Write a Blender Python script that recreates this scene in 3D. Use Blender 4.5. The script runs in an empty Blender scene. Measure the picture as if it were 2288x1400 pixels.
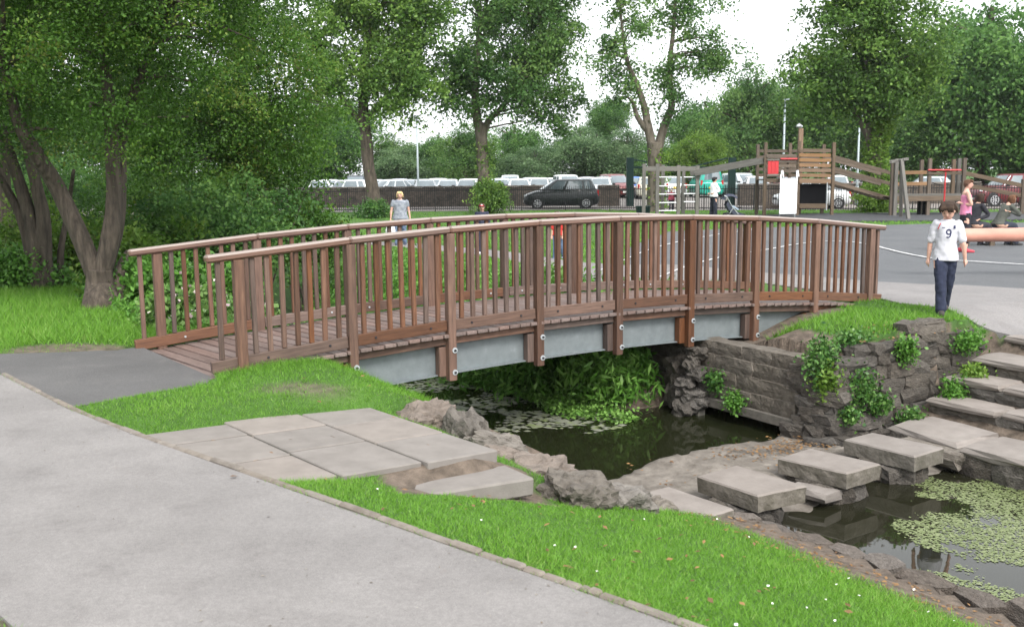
import bpy, bmesh, math, random
import numpy as np
from mathutils import Vector, Matrix, noise as mnoise
from mathutils.bvhtree import BVHTree

scene = bpy.context.scene
COL = scene.collection
PI = math.pi
rng = np.random.default_rng(7)
random.seed(7)

# ------------------------------------------------------------------ camera
FPX, CAM_H, PITCH, ROLL = 2200.0, 1.98, math.radians(8.15), math.radians(0.55)
cam_data = bpy.data.cameras.new('camera')
cam_data.sensor_width = 36.0
cam_data.lens = 36.0 * FPX / 2288.0
cam_data.clip_start, cam_data.clip_end = 0.1, 3000.0
cam_data.dof.use_dof = True
cam_data.dof.focus_distance = 12.5
cam_data.dof.aperture_fstop = 3.2
cam = bpy.data.objects.new('camera', cam_data)
cam.matrix_world = (Matrix.Translation((0, 0, CAM_H)) @ Matrix.Rotation(PI / 2 - PITCH, 4, 'X')
                    @ Matrix.Rotation(-ROLL, 4, 'Z'))
COL.objects.link(cam)
scene.camera = cam

# ------------------------------------------------------------------ light
SUN_EL, SUN_AZ = math.radians(46), math.radians(158)      # azimuth clockwise from +Y: behind the camera, to the right
world = bpy.data.worlds.new('World')
scene.world = world
world.use_nodes = True
wn, wl = world.node_tree.nodes, world.node_tree.links
wn.clear()
w_out = wn.new('ShaderNodeOutputWorld')
w_bg = wn.new('ShaderNodeBackground')
w_sky = wn.new('ShaderNodeTexSky')
w_sky.sky_type = 'NISHITA'
w_sky.sun_disc = False
w_sky.sun_elevation = SUN_EL
w_sky.sun_rotation = SUN_AZ
w_sky.air_density, w_sky.dust_density, w_sky.ozone_density = 1.0, 4.0, 1.0
w_hsv = wn.new('ShaderNodeHueSaturation')
w_hsv.inputs['Saturation'].default_value = 0.16
w_mix = wn.new('ShaderNodeMixRGB')
w_mix.inputs['Fac'].default_value = 0.55
w_mix.inputs['Color2'].default_value = (9.0, 9.3, 9.6, 1)     # even cloud sheet over the whole sky
wl.new(w_sky.outputs['Color'], w_hsv.inputs['Color'])
wl.new(w_hsv.outputs['Color'], w_mix.inputs['Color1'])
wl.new(w_mix.outputs['Color'], w_bg.inputs['Color'])
w_bg.inputs['Strength'].default_value = 0.11
wl.new(w_bg.outputs['Background'], w_out.inputs['Surface'])
sun_data = bpy.data.lights.new('sun', 'SUN')
sun_data.energy = 1.5
sun_data.angle = math.radians(22)
sun_data.color = (1.0, 0.96, 0.9)
sun = bpy.data.objects.new('sun', sun_data)
sun_dir = Vector((math.sin(SUN_AZ) * math.cos(SUN_EL), math.cos(SUN_AZ) * math.cos(SUN_EL), math.sin(SUN_EL)))
sun.matrix_world = Matrix.Translation((0, 0, 40)) @ sun_dir.to_track_quat('Z', 'Y').to_matrix().to_4x4()
COL.objects.link(sun)
scene.view_settings.view_transform = 'Standard'
scene.view_settings.look = 'None'
scene.view_settings.gamma = 1.0
scene.view_settings.use_curve_mapping = False
scene.view_settings.exposure = 1.36
scene.render.engine = 'CYCLES'
scene.cycles.max_bounces = 8
scene.cycles.transparent_max_bounces = 8
scene.cycles.caustics_reflective = False
scene.cycles.caustics_refractive = False
scene.cycles.sample_clamp_indirect = 4.0

# ------------------------------------------------------------------ survey helpers (photo sight lines -> metres)
def sight(u, v):
    a, b = (u - 1144) / FPX, (700 - v) / FPX
    c, s = math.cos(ROLL), math.sin(ROLL)
    a, b = a * c + b * s, -a * s + b * c
    cp, sp = math.cos(PITCH), math.sin(PITCH)
    return Vector((a, cp + b * sp, -sp + b * cp))
def G(u, v, z=0.0):
    r = sight(u, v)
    return Vector((0, 0, CAM_H)) + r * ((z - CAM_H) / r.z)
def D(u, v, y):
    r = sight(u, v)
    return Vector((0, 0, CAM_H)) + r * (y / r.y)
# bridge frame: s runs along the bridge, t across it (upstream), origin at the near left end post
B0 = Vector((-2.75, 9.85, 0)); E1 = Vector((.8515, .5243, 0)); E2 = Vector((-.5243, .8515, 0))
def ST(s, t, z=0.0):
    p = B0 + E1 * s + E2 * t
    return Vector((p.x, p.y, z))
def to_st(x, y):
    return (x - B0.x) * E1.x + (y - B0.y) * E1.y, (x - B0.x) * E2.x + (y - B0.y) * E2.y
M_ST = Matrix(((E1.x, E2.x, 0, 0), (E1.y, E2.y, 0, 0), (0, 0, 1, 0), (0, 0, 0, 1)))   # rotation of the bridge frame

# ------------------------------------------------------------------ objects
W = {}
def link(name, data, mw=None, parent=None):
    o = bpy.data.objects.new(name, data)
    COL.objects.link(o)
    mw = mw if mw is not None else Matrix.Identity(4)
    W[o.name] = mw.copy()
    if parent is not None:
        o.parent = parent
        o.matrix_basis = W[parent.name].inverted() @ mw
    else:
        o.matrix_basis = mw
    return o
def tag(o, label=None, cat=None, group=None, kind=None):
    if label: o['label'] = label
    if cat: o['category'] = cat
    if group: o['group'] = group
    if kind: o['kind'] = kind
    return o
def thing(name, label, cat, loc=(0, 0, 0), group=None, rotz=0.0):
    o = link(name, None, Matrix.Translation(Vector(loc)) @ Matrix.Rotation(rotz, 4, 'Z'))
    o.empty_display_size = 0.2
    return tag(o, label, cat, group)
def copy_tree(o, parent=None):
    c = o.copy()
    COL.objects.link(c)
    c.parent = parent
    for ch in o.children:
        copy_tree(ch, c)
    return c

class MB:
    def __init__(self): self.v, self.f, self.m = [], [], []
    def add(self, vs, fs, mi=0):
        n = len(self.v)
        self.v += [tuple(p) for p in vs]
        self.f += [tuple(i + n for i in f) for f in fs]
        self.m += [mi] * len(fs)
    def box(self, c, d, rot=None, mi=0):
        c = Vector(c); x, y, z = d[0] / 2, d[1] / 2, d[2] / 2
        vs = [Vector((i * x, j * y, k * z)) for i in (-1, 1) for j in (-1, 1) for k in (-1, 1)]
        if rot is not None: vs = [rot @ p for p in vs]
        self.add([p + c for p in vs], [(0, 1, 3, 2), (4, 6, 7, 5), (0, 4, 5, 1), (2, 3, 7, 6), (0, 2, 6, 4), (1, 5, 7, 3)], mi)
    def bar(self, p0, p1, w, h, mi=0):
        p0, p1 = Vector(p0), Vector(p1)
        R = beam_rot(p1 - p0)
        self.box((p0 + p1) / 2, ((p1 - p0).length, w, h), R.to_3x3(), mi)
    def tube(self, pts, rad, n=8, mi=0, ry=None, caps=True):
        pts = [Vector(p) for p in pts]
        if not hasattr(rad, '__len__'): rad = [rad] * len(pts)
        if ry is None: ry = rad
        elif not hasattr(ry, '__len__'): ry = [ry] * len(pts)
        base = len(self.v); ref = None
        for i, p in enumerate(pts):
            d = (pts[min(i + 1, len(pts) - 1)] - pts[max(i - 1, 0)])
            d = d.normalized() if d.length > 1e-9 else Vector((0, 0, 1))
            if ref is None: ref = Vector((1, 0, 0)) if abs(d.x) < .9 else Vector((0, 1, 0))
            x = (ref - d * ref.dot(d)).normalized(); y = d.cross(x); ref = x
            for k in range(n):
                a = 2 * PI * k / n
                self.v.append(tuple(p + x * (rad[i] * math.cos(a)) + y * (ry[i] * math.sin(a))))
        for i in range(len(pts) - 1):
            for k in range(n):
                a, b = base + i * n + k, base + i * n + (k + 1) % n
                self.f.append((a, b, b + n, a + n)); self.m.append(mi)
        if caps:
            self.f.append(tuple(base + k for k in range(n))[::-1]); self.m.append(mi)
            e = base + (len(pts) - 1) * n
            self.f.append(tuple(e + k for k in range(n))); self.m.append(mi)
    def ball(self, c, r, seg=10, rings=7, mi=0, rot=None):
        if not hasattr(r, '__len__'): r = (r, r, r)
        c = Vector(c); vs = []; fs = []
        for i in range(rings + 1):
            th = PI * i / rings
            for k in range(seg):
                a = 2 * PI * k / seg
                p = Vector((r[0] * math.sin(th) * math.cos(a), r[1] * math.sin(th) * math.sin(a), r[2] * math.cos(th)))
                vs.append(c + (rot @ p if rot is not None else p))
        for i in range(rings):
            for k in range(seg):
                fs.append((i * seg + k, (i + 1) * seg + k, (i + 1) * seg + (k + 1) % seg, i * seg + (k + 1) % seg))
        self.add(vs, fs, mi)
    def prism(self, poly, z0, z1, mi=0):
        n = len(poly)
        self.add([(p[0], p[1], z0) for p in poly] + [(p[0], p[1], z1) for p in poly],
                 [tuple(range(n))[::-1], tuple(range(n, 2 * n))] + [(i, (i + 1) % n, n + (i + 1) % n, n + i) for i in range(n)], mi)
    def mesh(self, name, mats, smooth=False):
        me = bpy.data.meshes.new(name)
        me.from_pydata(self.v, [], self.f)
        for m in (mats if isinstance(mats, (list, tuple)) else [mats]): me.materials.append(m)
        me.polygons.foreach_set('material_index', self.m)
        if smooth: me.polygons.foreach_set('use_smooth', [True] * len(me.polygons))
        me.validate(); me.update()
        return me
    def build(self, name, mats, parent=None, mw=None, smooth=False):
        return link(name, self.mesh(name, mats, smooth), mw, parent)

def beam_rot(d):
    x = d.normalized()
    y = Vector((0, 0, 1)).cross(x)
    y = Vector((0, 1, 0)) if y.length < 1e-4 else y.normalized()
    z = x.cross(y)
    return Matrix(((x.x, y.x, z.x, 0), (x.y, y.y, z.y, 0), (x.z, y.z, z.z, 0), (0, 0, 0, 1)))
_boxes = {}
def box_mesh(L, w, h, mat, bev=0.006):
    key = (round(L, 3), round(w, 3), round(h, 3), mat.name, bev)
    if key not in _boxes:
        bm = bmesh.new()
        bmesh.ops.create_cube(bm, size=1.0)
        bmesh.ops.scale(bm, vec=(L, w, h), verts=bm.verts)
        if bev: bmesh.ops.bevel(bm, geom=bm.edges[:], offset=bev, segments=1, affect='EDGES')
        me = bpy.data.meshes.new('timber'); bm.to_mesh(me); bm.free()
        me.materials.append(mat)
        _boxes[key] = me
    return _boxes[key]
def beam(name, p0, p1, w, h, mat, parent=None, bev=0.006):
    """a squared timber from p0 to p1 (centre line), w across, h up"""
    p0, p1 = Vector(p0), Vector(p1)
    mw = Matrix.Translation((p0 + p1) / 2) @ beam_rot(p1 - p0)
    return link(name, box_mesh((p1 - p0).length, w, h, mat, bev), mw, parent)
def upright(name, p, z0, z1, w, d, mat, parent=None, rot=None, bev=0.006):
    """a squared post standing at p: length runs up, w along the frame's x, d along its y"""
    mw = Matrix.Translation((p[0], p[1], (z0 + z1) / 2)) @ (rot or Matrix.Identity(4)) @ Matrix.Rotation(-PI / 2, 4, 'Y')
    return link(name, box_mesh(z1 - z0, d, w, mat, bev), mw, parent)
def np_mesh(name, V, nper, mat, attrs=None):
    me = bpy.data.meshes.new(name)
    V = np.asarray(V, dtype=np.float32).reshape(-1, 3)
    n = len(V); npoly = n // nper
    me.vertices.add(n); me.vertices.foreach_set('co', V.ravel())
    me.loops.add(n); me.loops.foreach_set('vertex_index', np.arange(n, dtype=np.int32))
    me.polygons.add(npoly); me.polygons.foreach_set('loop_start', np.arange(0, n, nper, dtype=np.int32))
    me.update(calc_edges=True)
    for k, a in (attrs or {}).items():
        at = me.attributes.new(k, 'FLOAT', 'POINT')
        at.data.foreach_set('value', np.repeat(np.asarray(a, dtype=np.float32), nper))
    me.materials.append(mat)
    return me
def grid_mesh(name, X, Y, Z, mats):
    ny, nx = Z.shape
    V = np.stack([X, Y, Z], -1).reshape(-1, 3).astype(np.float32)
    i = np.arange(ny * nx).reshape(ny, nx)
    q = np.stack([i[:-1, :-1], i[:-1, 1:], i[1:, 1:], i[1:, :-1]], -1).reshape(-1, 4)
    me = bpy.data.meshes.new(name)
    me.vertices.add(len(V)); me.vertices.foreach_set('co', V.ravel())
    me.loops.add(q.size); me.loops.foreach_set('vertex_index', q.ravel().astype(np.int32))
    me.polygons.add(len(q)); me.polygons.foreach_set('loop_start', np.arange(0, q.size, 4, dtype=np.int32))
    me.polygons.foreach_set('use_smooth', np.ones(len(q), dtype=bool))
    me.update(calc_edges=True)
    me.materials.append(mats)
    return me

# ------------------------------------------------------------------ materials
def mat(name, c1, c2=None, scale=4.0, rough=0.8, bump=0.0, bscale=None, stretch=(1, 1, 1), spec=0.4, metal=0.0,
        rnd=0.0, c3=None, detail=6.0, lo=0.35, hi=0.65, bdist=0.02, coat=0.0):
    m = bpy.data.materials.new(name); m.use_nodes = True
    nt = m.node_tree; N, L = nt.nodes, nt.links
    b = N['Principled BSDF']
    b.inputs['Roughness'].default_value = rough
    b.inputs['Metallic'].default_value = metal
    b.inputs['Specular IOR Level'].default_value = spec
    b.inputs['Coat Weight'].default_value = coat
    c2 = c2 or c1
    tc = N.new('ShaderNodeTexCoord'); mp = N.new('ShaderNodeMapping'); mp.inputs['Scale'].default_value = stretch
    L.new(tc.outputs['Object'], mp.inputs['Vector'])
    nz = N.new('ShaderNodeTexNoise'); nz.inputs['Scale'].default_value = scale; nz.inputs['Detail'].default_value = detail
    nz.inputs['Roughness'].default_value = 0.62
    vec = mp.outputs['Vector']
    if rnd:
        oi = N.new('ShaderNodeObjectInfo'); off = N.new('ShaderNodeVectorMath'); off.operation = 'MULTIPLY_ADD'
        off.inputs[1].default_value = (37.0, 17.0, 23.0)
        L.new(oi.outputs['Random'], off.inputs[0]); L.new(vec, off.inputs[2])
        vec = off.outputs['Vector']
    L.new(vec, nz.inputs['Vector'])
    cr = N.new('ShaderNodeValToRGB')
    cr.color_ramp.elements[0].position = lo; cr.color_ramp.elements[0].color = (*c1, 1)
    cr.color_ramp.elements[1].position = hi; cr.color_ramp.elements[1].color = (*c2, 1)
    if c3:
        e = cr.color_ramp.elements.new(min(hi + 0.12, 1)); e.color = (*c3, 1)
    L.new(nz.outputs['Fac'], cr.inputs['Fac'])
    out = cr.outputs['Color']
    if rnd:
        mr = N.new('ShaderNodeMapRange'); mr.inputs['To Min'].default_value = 1 - rnd; mr.inputs['To Max'].default_value = 1 + rnd
        L.new(oi.outputs['Random'], mr.inputs['Value'])
        hs = N.new('ShaderNodeHueSaturation')
        L.new(mr.outputs['Result'], hs.inputs['Value']); L.new(out, hs.inputs['Color'])
        fr = N.new('ShaderNodeMath'); fr.operation = 'MULTIPLY'; fr.inputs[1].default_value = 13.7; L.new(oi.outputs['Random'], fr.inputs[0])
        f2 = N.new('ShaderNodeMath'); f2.operation = 'FRACT'; L.new(fr.outputs[0], f2.inputs[0])
        ms = N.new('ShaderNodeMapRange'); ms.inputs['To Min'].default_value = 1 - rnd * 1.4; ms.inputs['To Max'].default_value = 1 + rnd * .6
        L.new(f2.outputs[0], ms.inputs['Value']); L.new(ms.outputs['Result'], hs.inputs['Saturation'])
        out = hs.outputs['Color']
    L.new(out, b.inputs['Base Color'])
    if bump:
        n2 = N.new('ShaderNodeTexNoise'); n2.inputs['Scale'].default_value = bscale or scale * 3; n2.inputs['Detail'].default_value = 5
        L.new(vec, n2.inputs['Vector'])
        bp = N.new('ShaderNodeBump'); bp.inputs['Strength'].default_value = bump; bp.inputs['Distance'].default_value = bdist
        L.new(n2.outputs['Fac'], bp.inputs['Height']); L.new(bp.outputs['Normal'], b.inputs['Normal'])
    return m
def leafmat(name, cols, trans=0.45, rough=0.55, pos=None):
    """foliage: colour from the per-leaf value, half of the light comes through"""
    m = bpy.data.materials.new(name); m.use_nodes = True
    N, L = m.node_tree.nodes, m.node_tree.links
    b = N['Principled BSDF']; out = N['Material Output']
    b.inputs['Roughness'].default_value = rough; b.inputs['Specular IOR Level'].default_value = 0.3
    at = N.new('ShaderNodeAttribute'); at.attribute_name = 'rnd'
    cr = N.new('ShaderNodeValToRGB'); E = cr.color_ramp.elements
    pos = pos or [i / (len(cols) - 1) for i in range(len(cols))]
    E[0].color = (*cols[0], 1); E[0].position = pos[0]; E[1].color = (*cols[-1], 1); E[1].position = pos[-1]
    for p, c in list(zip(pos, cols))[1:-1]:
        e = E.new(p); e.color = (*c, 1)
    L.new(at.outputs['Fac'], cr.inputs['Fac']); L.new(cr.outputs['Color'], b.inputs['Base Color'])
    tr = N.new('ShaderNodeBsdfTranslucent'); L.new(cr.outputs['Color'], tr.inputs['Color'])
    mx = N.new('ShaderNodeMixShader'); mx.inputs['Fac'].default_value = trans
    L.new(b.outputs['BSDF'], mx.inputs[1]); L.new(tr.outputs['BSDF'], mx.inputs[2]); L.new(mx.outputs['Shader'], out.inputs['Surface'])
    return m
def plain(name, c, rough=0.6, metal=0.0, spec=0.4, coat=0.0):
    return mat(name, tuple(x * .9 for x in c), tuple(min(1, x * 1.08) for x in c), scale=9, rough=rough, metal=metal, spec=spec, coat=coat)

m_wood = mat('bridge_timber', (.075, .035, .0205), (.138, .066, .038), scale=5, stretch=(.7, 9, 9), rough=.58, bump=.35, bscale=14, rnd=.32, c3=(.205, .107, .058), bdist=.004)
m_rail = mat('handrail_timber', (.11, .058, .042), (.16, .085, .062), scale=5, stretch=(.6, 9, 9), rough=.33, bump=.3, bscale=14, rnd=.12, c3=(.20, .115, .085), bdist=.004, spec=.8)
def weathered_sky_sheen(m, c, fac=.8):
    """silvered upper faces of old timber, with sky sheen painted into the colour"""
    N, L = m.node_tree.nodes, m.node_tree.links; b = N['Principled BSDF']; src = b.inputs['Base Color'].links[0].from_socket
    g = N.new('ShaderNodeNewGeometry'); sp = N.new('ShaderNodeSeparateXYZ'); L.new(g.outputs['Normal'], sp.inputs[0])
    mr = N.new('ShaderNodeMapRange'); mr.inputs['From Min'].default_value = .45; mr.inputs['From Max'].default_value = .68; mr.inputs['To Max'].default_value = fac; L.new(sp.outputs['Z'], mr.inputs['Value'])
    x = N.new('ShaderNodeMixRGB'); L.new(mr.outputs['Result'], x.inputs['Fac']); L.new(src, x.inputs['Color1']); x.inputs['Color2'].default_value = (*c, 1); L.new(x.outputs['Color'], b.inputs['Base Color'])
weathered_sky_sheen(m_rail, (.27, .225, .20), .85)  # pale rail tops: sky sheen painted into the colour over weathered timber
m_deck = mat('deck_timber', (.12, .082, .07), (.18, .128, .112), scale=5, stretch=(.8, 9, 9), rough=.6, bump=.5, bscale=16, rnd=.16, bdist=.006)
m_steel = mat('galvanised_steel', (.165, .19, .20), (.21, .238, .248), scale=7, rough=.5, metal=.3, c3=(.255, .285, .295), rnd=.05)
m_bolt = plain('bolt_dark', (.03, .03, .035), .5, .4)
m_zinc = plain('zinc_washer', (.45, .48, .5), .45, .4)
m_soil = mat('soil', (.05, .038, .028), (.10, .075, .056), scale=6, rough=.95, bump=.6, bscale=30, c3=(.14, .105, .08))
def gritty(name, c1, c2, stain, fine=170, rough=.92):
    """worn asphalt: broad blotches, darker stains, fine aggregate"""
    m = mat(name, c1, c2, scale=.9, rough=rough, bump=.5, bscale=fine, bdist=.006, detail=10, lo=.3, hi=.7)
    N, L = m.node_tree.nodes, m.node_tree.links; b = N['Principled BSDF']; src = b.inputs['Base Color'].links[0].from_socket
    tc = N.new('ShaderNodeTexCoord')
    def layer(src, scale, lo, hi, ca, cb, fac, mode='MULTIPLY', det=4):
        n = N.new('ShaderNodeTexNoise'); n.inputs['Scale'].default_value = scale; n.inputs['Detail'].default_value = det; n.inputs['Roughness'].default_value = .7; L.new(tc.outputs['Object'], n.inputs['Vector'])
        r_ = N.new('ShaderNodeValToRGB'); r_.color_ramp.elements[0].position = lo; r_.color_ramp.elements[1].position = hi
        r_.color_ramp.elements[0].color = (*ca, 1); r_.color_ramp.elements[1].color = (*cb, 1); L.new(n.outputs['Fac'], r_.inputs['Fac'])
        x = N.new('ShaderNodeMixRGB'); x.blend_type = mode; x.inputs['Fac'].default_value = fac; L.new(src, x.inputs['Color1']); L.new(r_.outputs['Color'], x.inputs['Color2'])
        return x.outputs['Color']
    out = layer(src, fine, .38, .62, (.62, .62, .62), (1.25, 1.25, 1.25), .75)
    out = layer(out, 45, .35, .65, (.82, .82, .82), (1.15, 1.15, 1.15), .7)
    out = layer(out, 2.7, .52, .72, (1, 1, 1), stain, .8, det=9)
    out = layer(out, 6.5, .64, .74, (1, 1, 1), (.80, .72, .68), .6, det=8)
    L.new(out, b.inputs['Base Color'])
    return m
m_kerb = mat('path_edging', (.13, .11, .09), (.19, .165, .14), scale=12, rough=.95, bump=.5, bscale=60, bdist=.01, rnd=.12)
m_path = gritty('path_asphalt', (.160, .151, .146), (.224, .212, .205), (.80, .79, .79))
m_pale = gritty('pale_asphalt', (.165, .157, .155), (.215, .204, .20), (.84, .82, .8), 120)
m_tar = gritty('dark_asphalt', (.078, .076, .076), (.108, .105, .104), (1.3, 1.27, 1.24), 150)
m_tar2 = gritty('playground_asphalt', (.085, .089, .096), (.108, .112, .118), (.88, .88, .88), 90)
m_rubber = mat('rubber_surface', (.04, .042, .046), (.058, .06, .066), scale=3, rough=.9, bump=.3, bscale=90, bdist=.004)
m_line = mat('line_paint', (.5, .5, .5), (.66, .66, .66), scale=14, rough=.8)
m_stone = mat('weathered_stone', (.085, .073, .061), (.16, .142, .122), scale=5, rough=.93, bump=.9, bscale=14, rnd=.2, c3=(.22, .195, .168), bdist=.03)
m_stone_d = mat('dark_wall_stone', (.05, .043, .036), (.11, .096, .082), scale=6, rough=.95, bump=1.0, bscale=16, rnd=.22, c3=(.17, .152, .125), bdist=.03)
m_stone_p = mat('pinkish_boulder_stone', (.105, .086, .072), (.185, .152, .128), scale=4, rough=.92, bump=.9, bscale=12, rnd=.15, c3=(.25, .21, .18), bdist=.03)
m_abut = mat('abutment_stone', (.075, .064, .052), (.135, .118, .098), scale=3.5, stretch=(.5, 1, .4), rough=.95, bump=1.0, bscale=9, rnd=.10, c3=(.165, .147, .122), bdist=.03)
m_edge = mat('crumbling_edge_stone', (.085, .068, .055), (.15, .125, .105), scale=6, rough=.95, bump=1.0, bscale=18, rnd=.2, c3=(.2, .175, .15), bdist=.03)
m_slab = mat('stepping_stone_top', (.175, .153, .137), (.222, .197, .178), scale=4, rough=.85, bump=.4, bscale=40, rnd=.08, c3=(.255, .228, .208), bdist=.008)
m_slabside = mat('damp_stone_side', (.095, .085, .066), (.165, .147, .125), scale=7, rough=.85, bump=.8, bscale=20, rnd=.1, bdist=.02)
m_pave_a = mat('paving_grey', (.155, .14, .127), (.195, .177, .162), scale=5, rough=.88, bump=.35, bscale=70, rnd=.03, bdist=.006)
m_pave_b = mat('paving_pink', (.168, .148, .132), (.208, .184, .165), scale=5, rough=.88, bump=.35, bscale=70, rnd=.05, bdist=.006)
m_bark = mat('bark', (.04, .032, .025), (.10, .08, .062), scale=14, stretch=(1, 1, .16), rough=.95, bump=1.0, bscale=22, c3=(.16, .135, .105), bdist=.06)
m_bark2 = mat('bark_grey', (.075, .062, .048), (.135, .115, .09), scale=5, stretch=(1, 1, .3), rough=.95, bump=.9, bscale=12, c3=(.18, .155, .12), bdist=.05)
# ------------------------------------------------------------------ terrain
def sm(a, b, x):
    k = np.clip((x - a) / (b - a), 0, 1)
    return k * k * (3 - 2 * k)
def pip(poly, x, y):
    inside = np.zeros(np.shape(x), dtype=bool); j = len(poly) - 1
    for i in range(len(poly)):
        xi, yi = poly[i][0], poly[i][1]; xj, yj = poly[j][0], poly[j][1]
        c = ((yi > y) != (yj > y)) & (x < (xj - xi) * (y - yi) / ((yj - yi) if yj != yi else 1e-9) + xi)
        inside ^= c; j = i
    return inside
def wob(x, y, f=1.0, seed=0):
    r = np.random.default_rng(seed); z = 0
    for k in range(6):
        a = r.uniform(0, 2 * PI); q = f * r.uniform(.6, 1.9)
        z = z + np.sin((x * math.cos(a) + y * math.sin(a)) * q + r.uniform(0, 6)) / 6
    return z
EDGE = [(-9.6, 14.9), (-7.0, 11.8), (-5.18, 9.77), (-3.83, 8.26), (-2.91, 7.36), (-1.59, 6.16), (-.36, 5.04), (.22, 4.52), (.69, 4.09), (2.9, 2.05), (5.5, -.4)]
PATH_POLY = EDGE + [(3.9, -1.9), (1.5, .6), (-.9, 2.5), (-2.0, 3.9), (-2.8, 4.7), (-4.4, 6.2), (-6.6, 8.7), (-8.5, 10.6), (-11.1, 13.6)]
APRON_POLY = [(-5.75, 10.42), (-5.18, 9.8), (-3.85, 8.30), (-3.35, 8.86), (-2.86, 9.38), (-2.95, 9.62), (-4.42, 11.55), (-4.6, 11.35), (-5.1, 11.05), (-6.0, 10.95)]
SLAB_ROT = -0.14
def slab_sz(s, t): return -.065 - .05 * (s + 1.0)
PALE_R = [ST(9.85, -.05), ST(9.7, -.5), ST(9.75, -1.0), (6.18, 13.75), (6.35, 13.28), (7.6, 12.0), (10.5, 9.2), (16, 4.0), (20, 9), (12, 13.5), (8.45, 16.12), (6.46, 17.29), (4.6, 19.4), (2.6, 22.3), (.4, 21.0), (1.2, 20.1), (2.7, 18.4), ST(10.0, 2.6)]
PALE_L = [(2.6, 22.3), (1.75, 24.2), (.1, 27.9), (-2.5, 31.3), (-6.6, 34.6), (-12, 37.5), (-20, 40), (-20, 39.2), (-12.2, 36.5), (-7.0, 33.5), (-3.2, 30.1), (-.75, 26.8), (.6, 23.8), (.4, 21.0)]
TARMAC = [(6.46, 17.29), (8.45, 16.12), (12, 13.5), (20, 9), (44, 9), (44, 37), (27, 36.2), (15.4, 35.6), (12.8, 34.6), (8.5, 34.0), (5.2, 32.5), (3.2, 26.5), (2.6, 22.3), (4.6, 19.4)]
RUBBER = [(11.0, 37.6), (16, 37.2), (27, 37.6), (44, 38.5), (44, 41.5), (26, 43.4), (14, 44.2), (10.6, 43.0), (10.2, 40)]
ROAD_Z = -0.12
FEN = [(-60, 52.0), (-34, 53.3), (-20, 54.0), (-8, 54.7), (0, 55.0), (6, 54.0), (12, 51.6), (17, 49.6), (26, 47.0), (44, 44.0), (80, 40)]
def yfen(x): return np.interp(x, [p[0] for p in FEN], [p[1] for p in FEN])
def height(x, y):
    s, t = to_st(x, y)
    # left bank
    s0 = -.95 + (-3.75 - t) * .29
    fa = -1.10 * np.clip((s - s0) / (3.35 - s0), 0, 1) ** 1.12
    fb = -1.36 * np.clip((s - .75) / 2.65, 0, 1) ** 1.2 + .05 * sm(-1.3, -.6, t) * sm(-.6, .3, s) * sm(1.6, .8, s) * sm(.1, -.12, t)
    fb = fb - (.05 + .05 * (np.clip(s, -1.9, 1) + 1.9)) * sm(-1.3, -1.7, t) * sm(-2.2, -1.7, s)
    fc = -1.36 * np.clip((s + .2) / 3.4, 0, 1) ** 1.3 - .1 * sm(2, 8, t)                     # upstream of the bridge
    kb = sm(-3.75, -3.45, t); kc = sm(2.4, 4.5, t)
    left = fa * (1 - kb) + fb * kb * (1 - kc) + fc * kc
    # right side
    z0 = -.26 * sm(15, 21, y) * sm(4.0, 1.2, x) * sm(5.0, 8.0, s)
    z0 = z0 * (1 - .5 * sm(44, 54, y)) - .12 * sm(47, 52, y) * sm(1.2, 4.0, x) - .25 * sm(-1.3, -2.3, t) * sm(12.5, 9.6, s) * (s > 6)
    up = -1.42 + 1.42 * sm(4.7, 7.6, s)
    up = up + z0 * sm(5, 8, s)
    mid = np.where(s < 6.72, -1.55 + .75 * sm(.3, 1.2, t) * sm(4.6, 6.2, s), (-.40 + .34 * sm(6.9, 8.7, s)) * sm(-.9, -.1, t) + (-.22 + .2 * sm(6.5, 8.0, s)) * (1 - sm(-.9, -.1, t)))
    low = np.where(s < 6.95, np.where(t < -2.62, -1.62, -1.30), np.where(s < 7.5, np.where((s < 7.12) & (t < -2.62), -1.5, -1.22), -1.22 + .87 * np.clip((s - 7.5) / 2.1, 0, 1)))
    low = np.where(s > 9.55, z0 - .0, low)
    low = np.where(s < 6.3, -1.75, low)
    right = np.where(t < -2.02, low, mid * (1 - sm(2.0, 3.4, t)) + up * sm(2.0, 3.4, t))
    right = np.where(s > 9.2, np.where(t > -2.02, z0, right), right)
    ch = -1.75
    z = np.where(s < 3.5, left, np.where(t > 2.0, np.where(s < 4.7, -1.6, right), np.where(s < 6.3, np.where(t > .3, np.maximum(right, ch), ch), right)))
    z = np.where((s > -.75) & (s < 1.0) & (t > .0) & (t < 2.33), np.minimum(z, -.16), z)
    dist = np.hypot(x, y - 8)
    z = z + wob(x, y, 2.6, 1) * .012 + wob(x, y, 9, 2) * .006 + wob(x, y, .35, 3) * .05 * sm(14, 26, dist)
    paved = pip(PATH_POLY, x, y) | pip(APRON_POLY, x, y) | pip(PALE_R, x, y) | pip(PALE_L, x, y) | pip(TARMAC, x, y) | pip(RUBBER, x, y)
    z = np.where(paved, np.where(z > -.02, np.minimum(z, -.03), z - .035), z)
    z = np.where(y > yfen(x) + .9, ROAD_Z - .08, z)
    return z
def H1(x, y): return float(height(np.array([x]), np.array([y]))[0])
def axis(a, b, step, far0, far1, g=1.13):
    c = list(np.arange(a, b + 1e-6, step)); lo, hi = [], []
    d, p = step, a
    while p > far0: d *= g; p -= d; lo.append(p)
    d, p = step, b
    while p < far1: d *= g; p += d; hi.append(p)
    return np.array(lo[::-1] + c + hi)
ax = axis(-9.5, 9.5, .1, -900, 900); ay = axis(1.5, 17.5, .1, -60, 1500)
GX, GY = np.meshgrid(ax, ay)
GZ = height(GX, GY)
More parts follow.
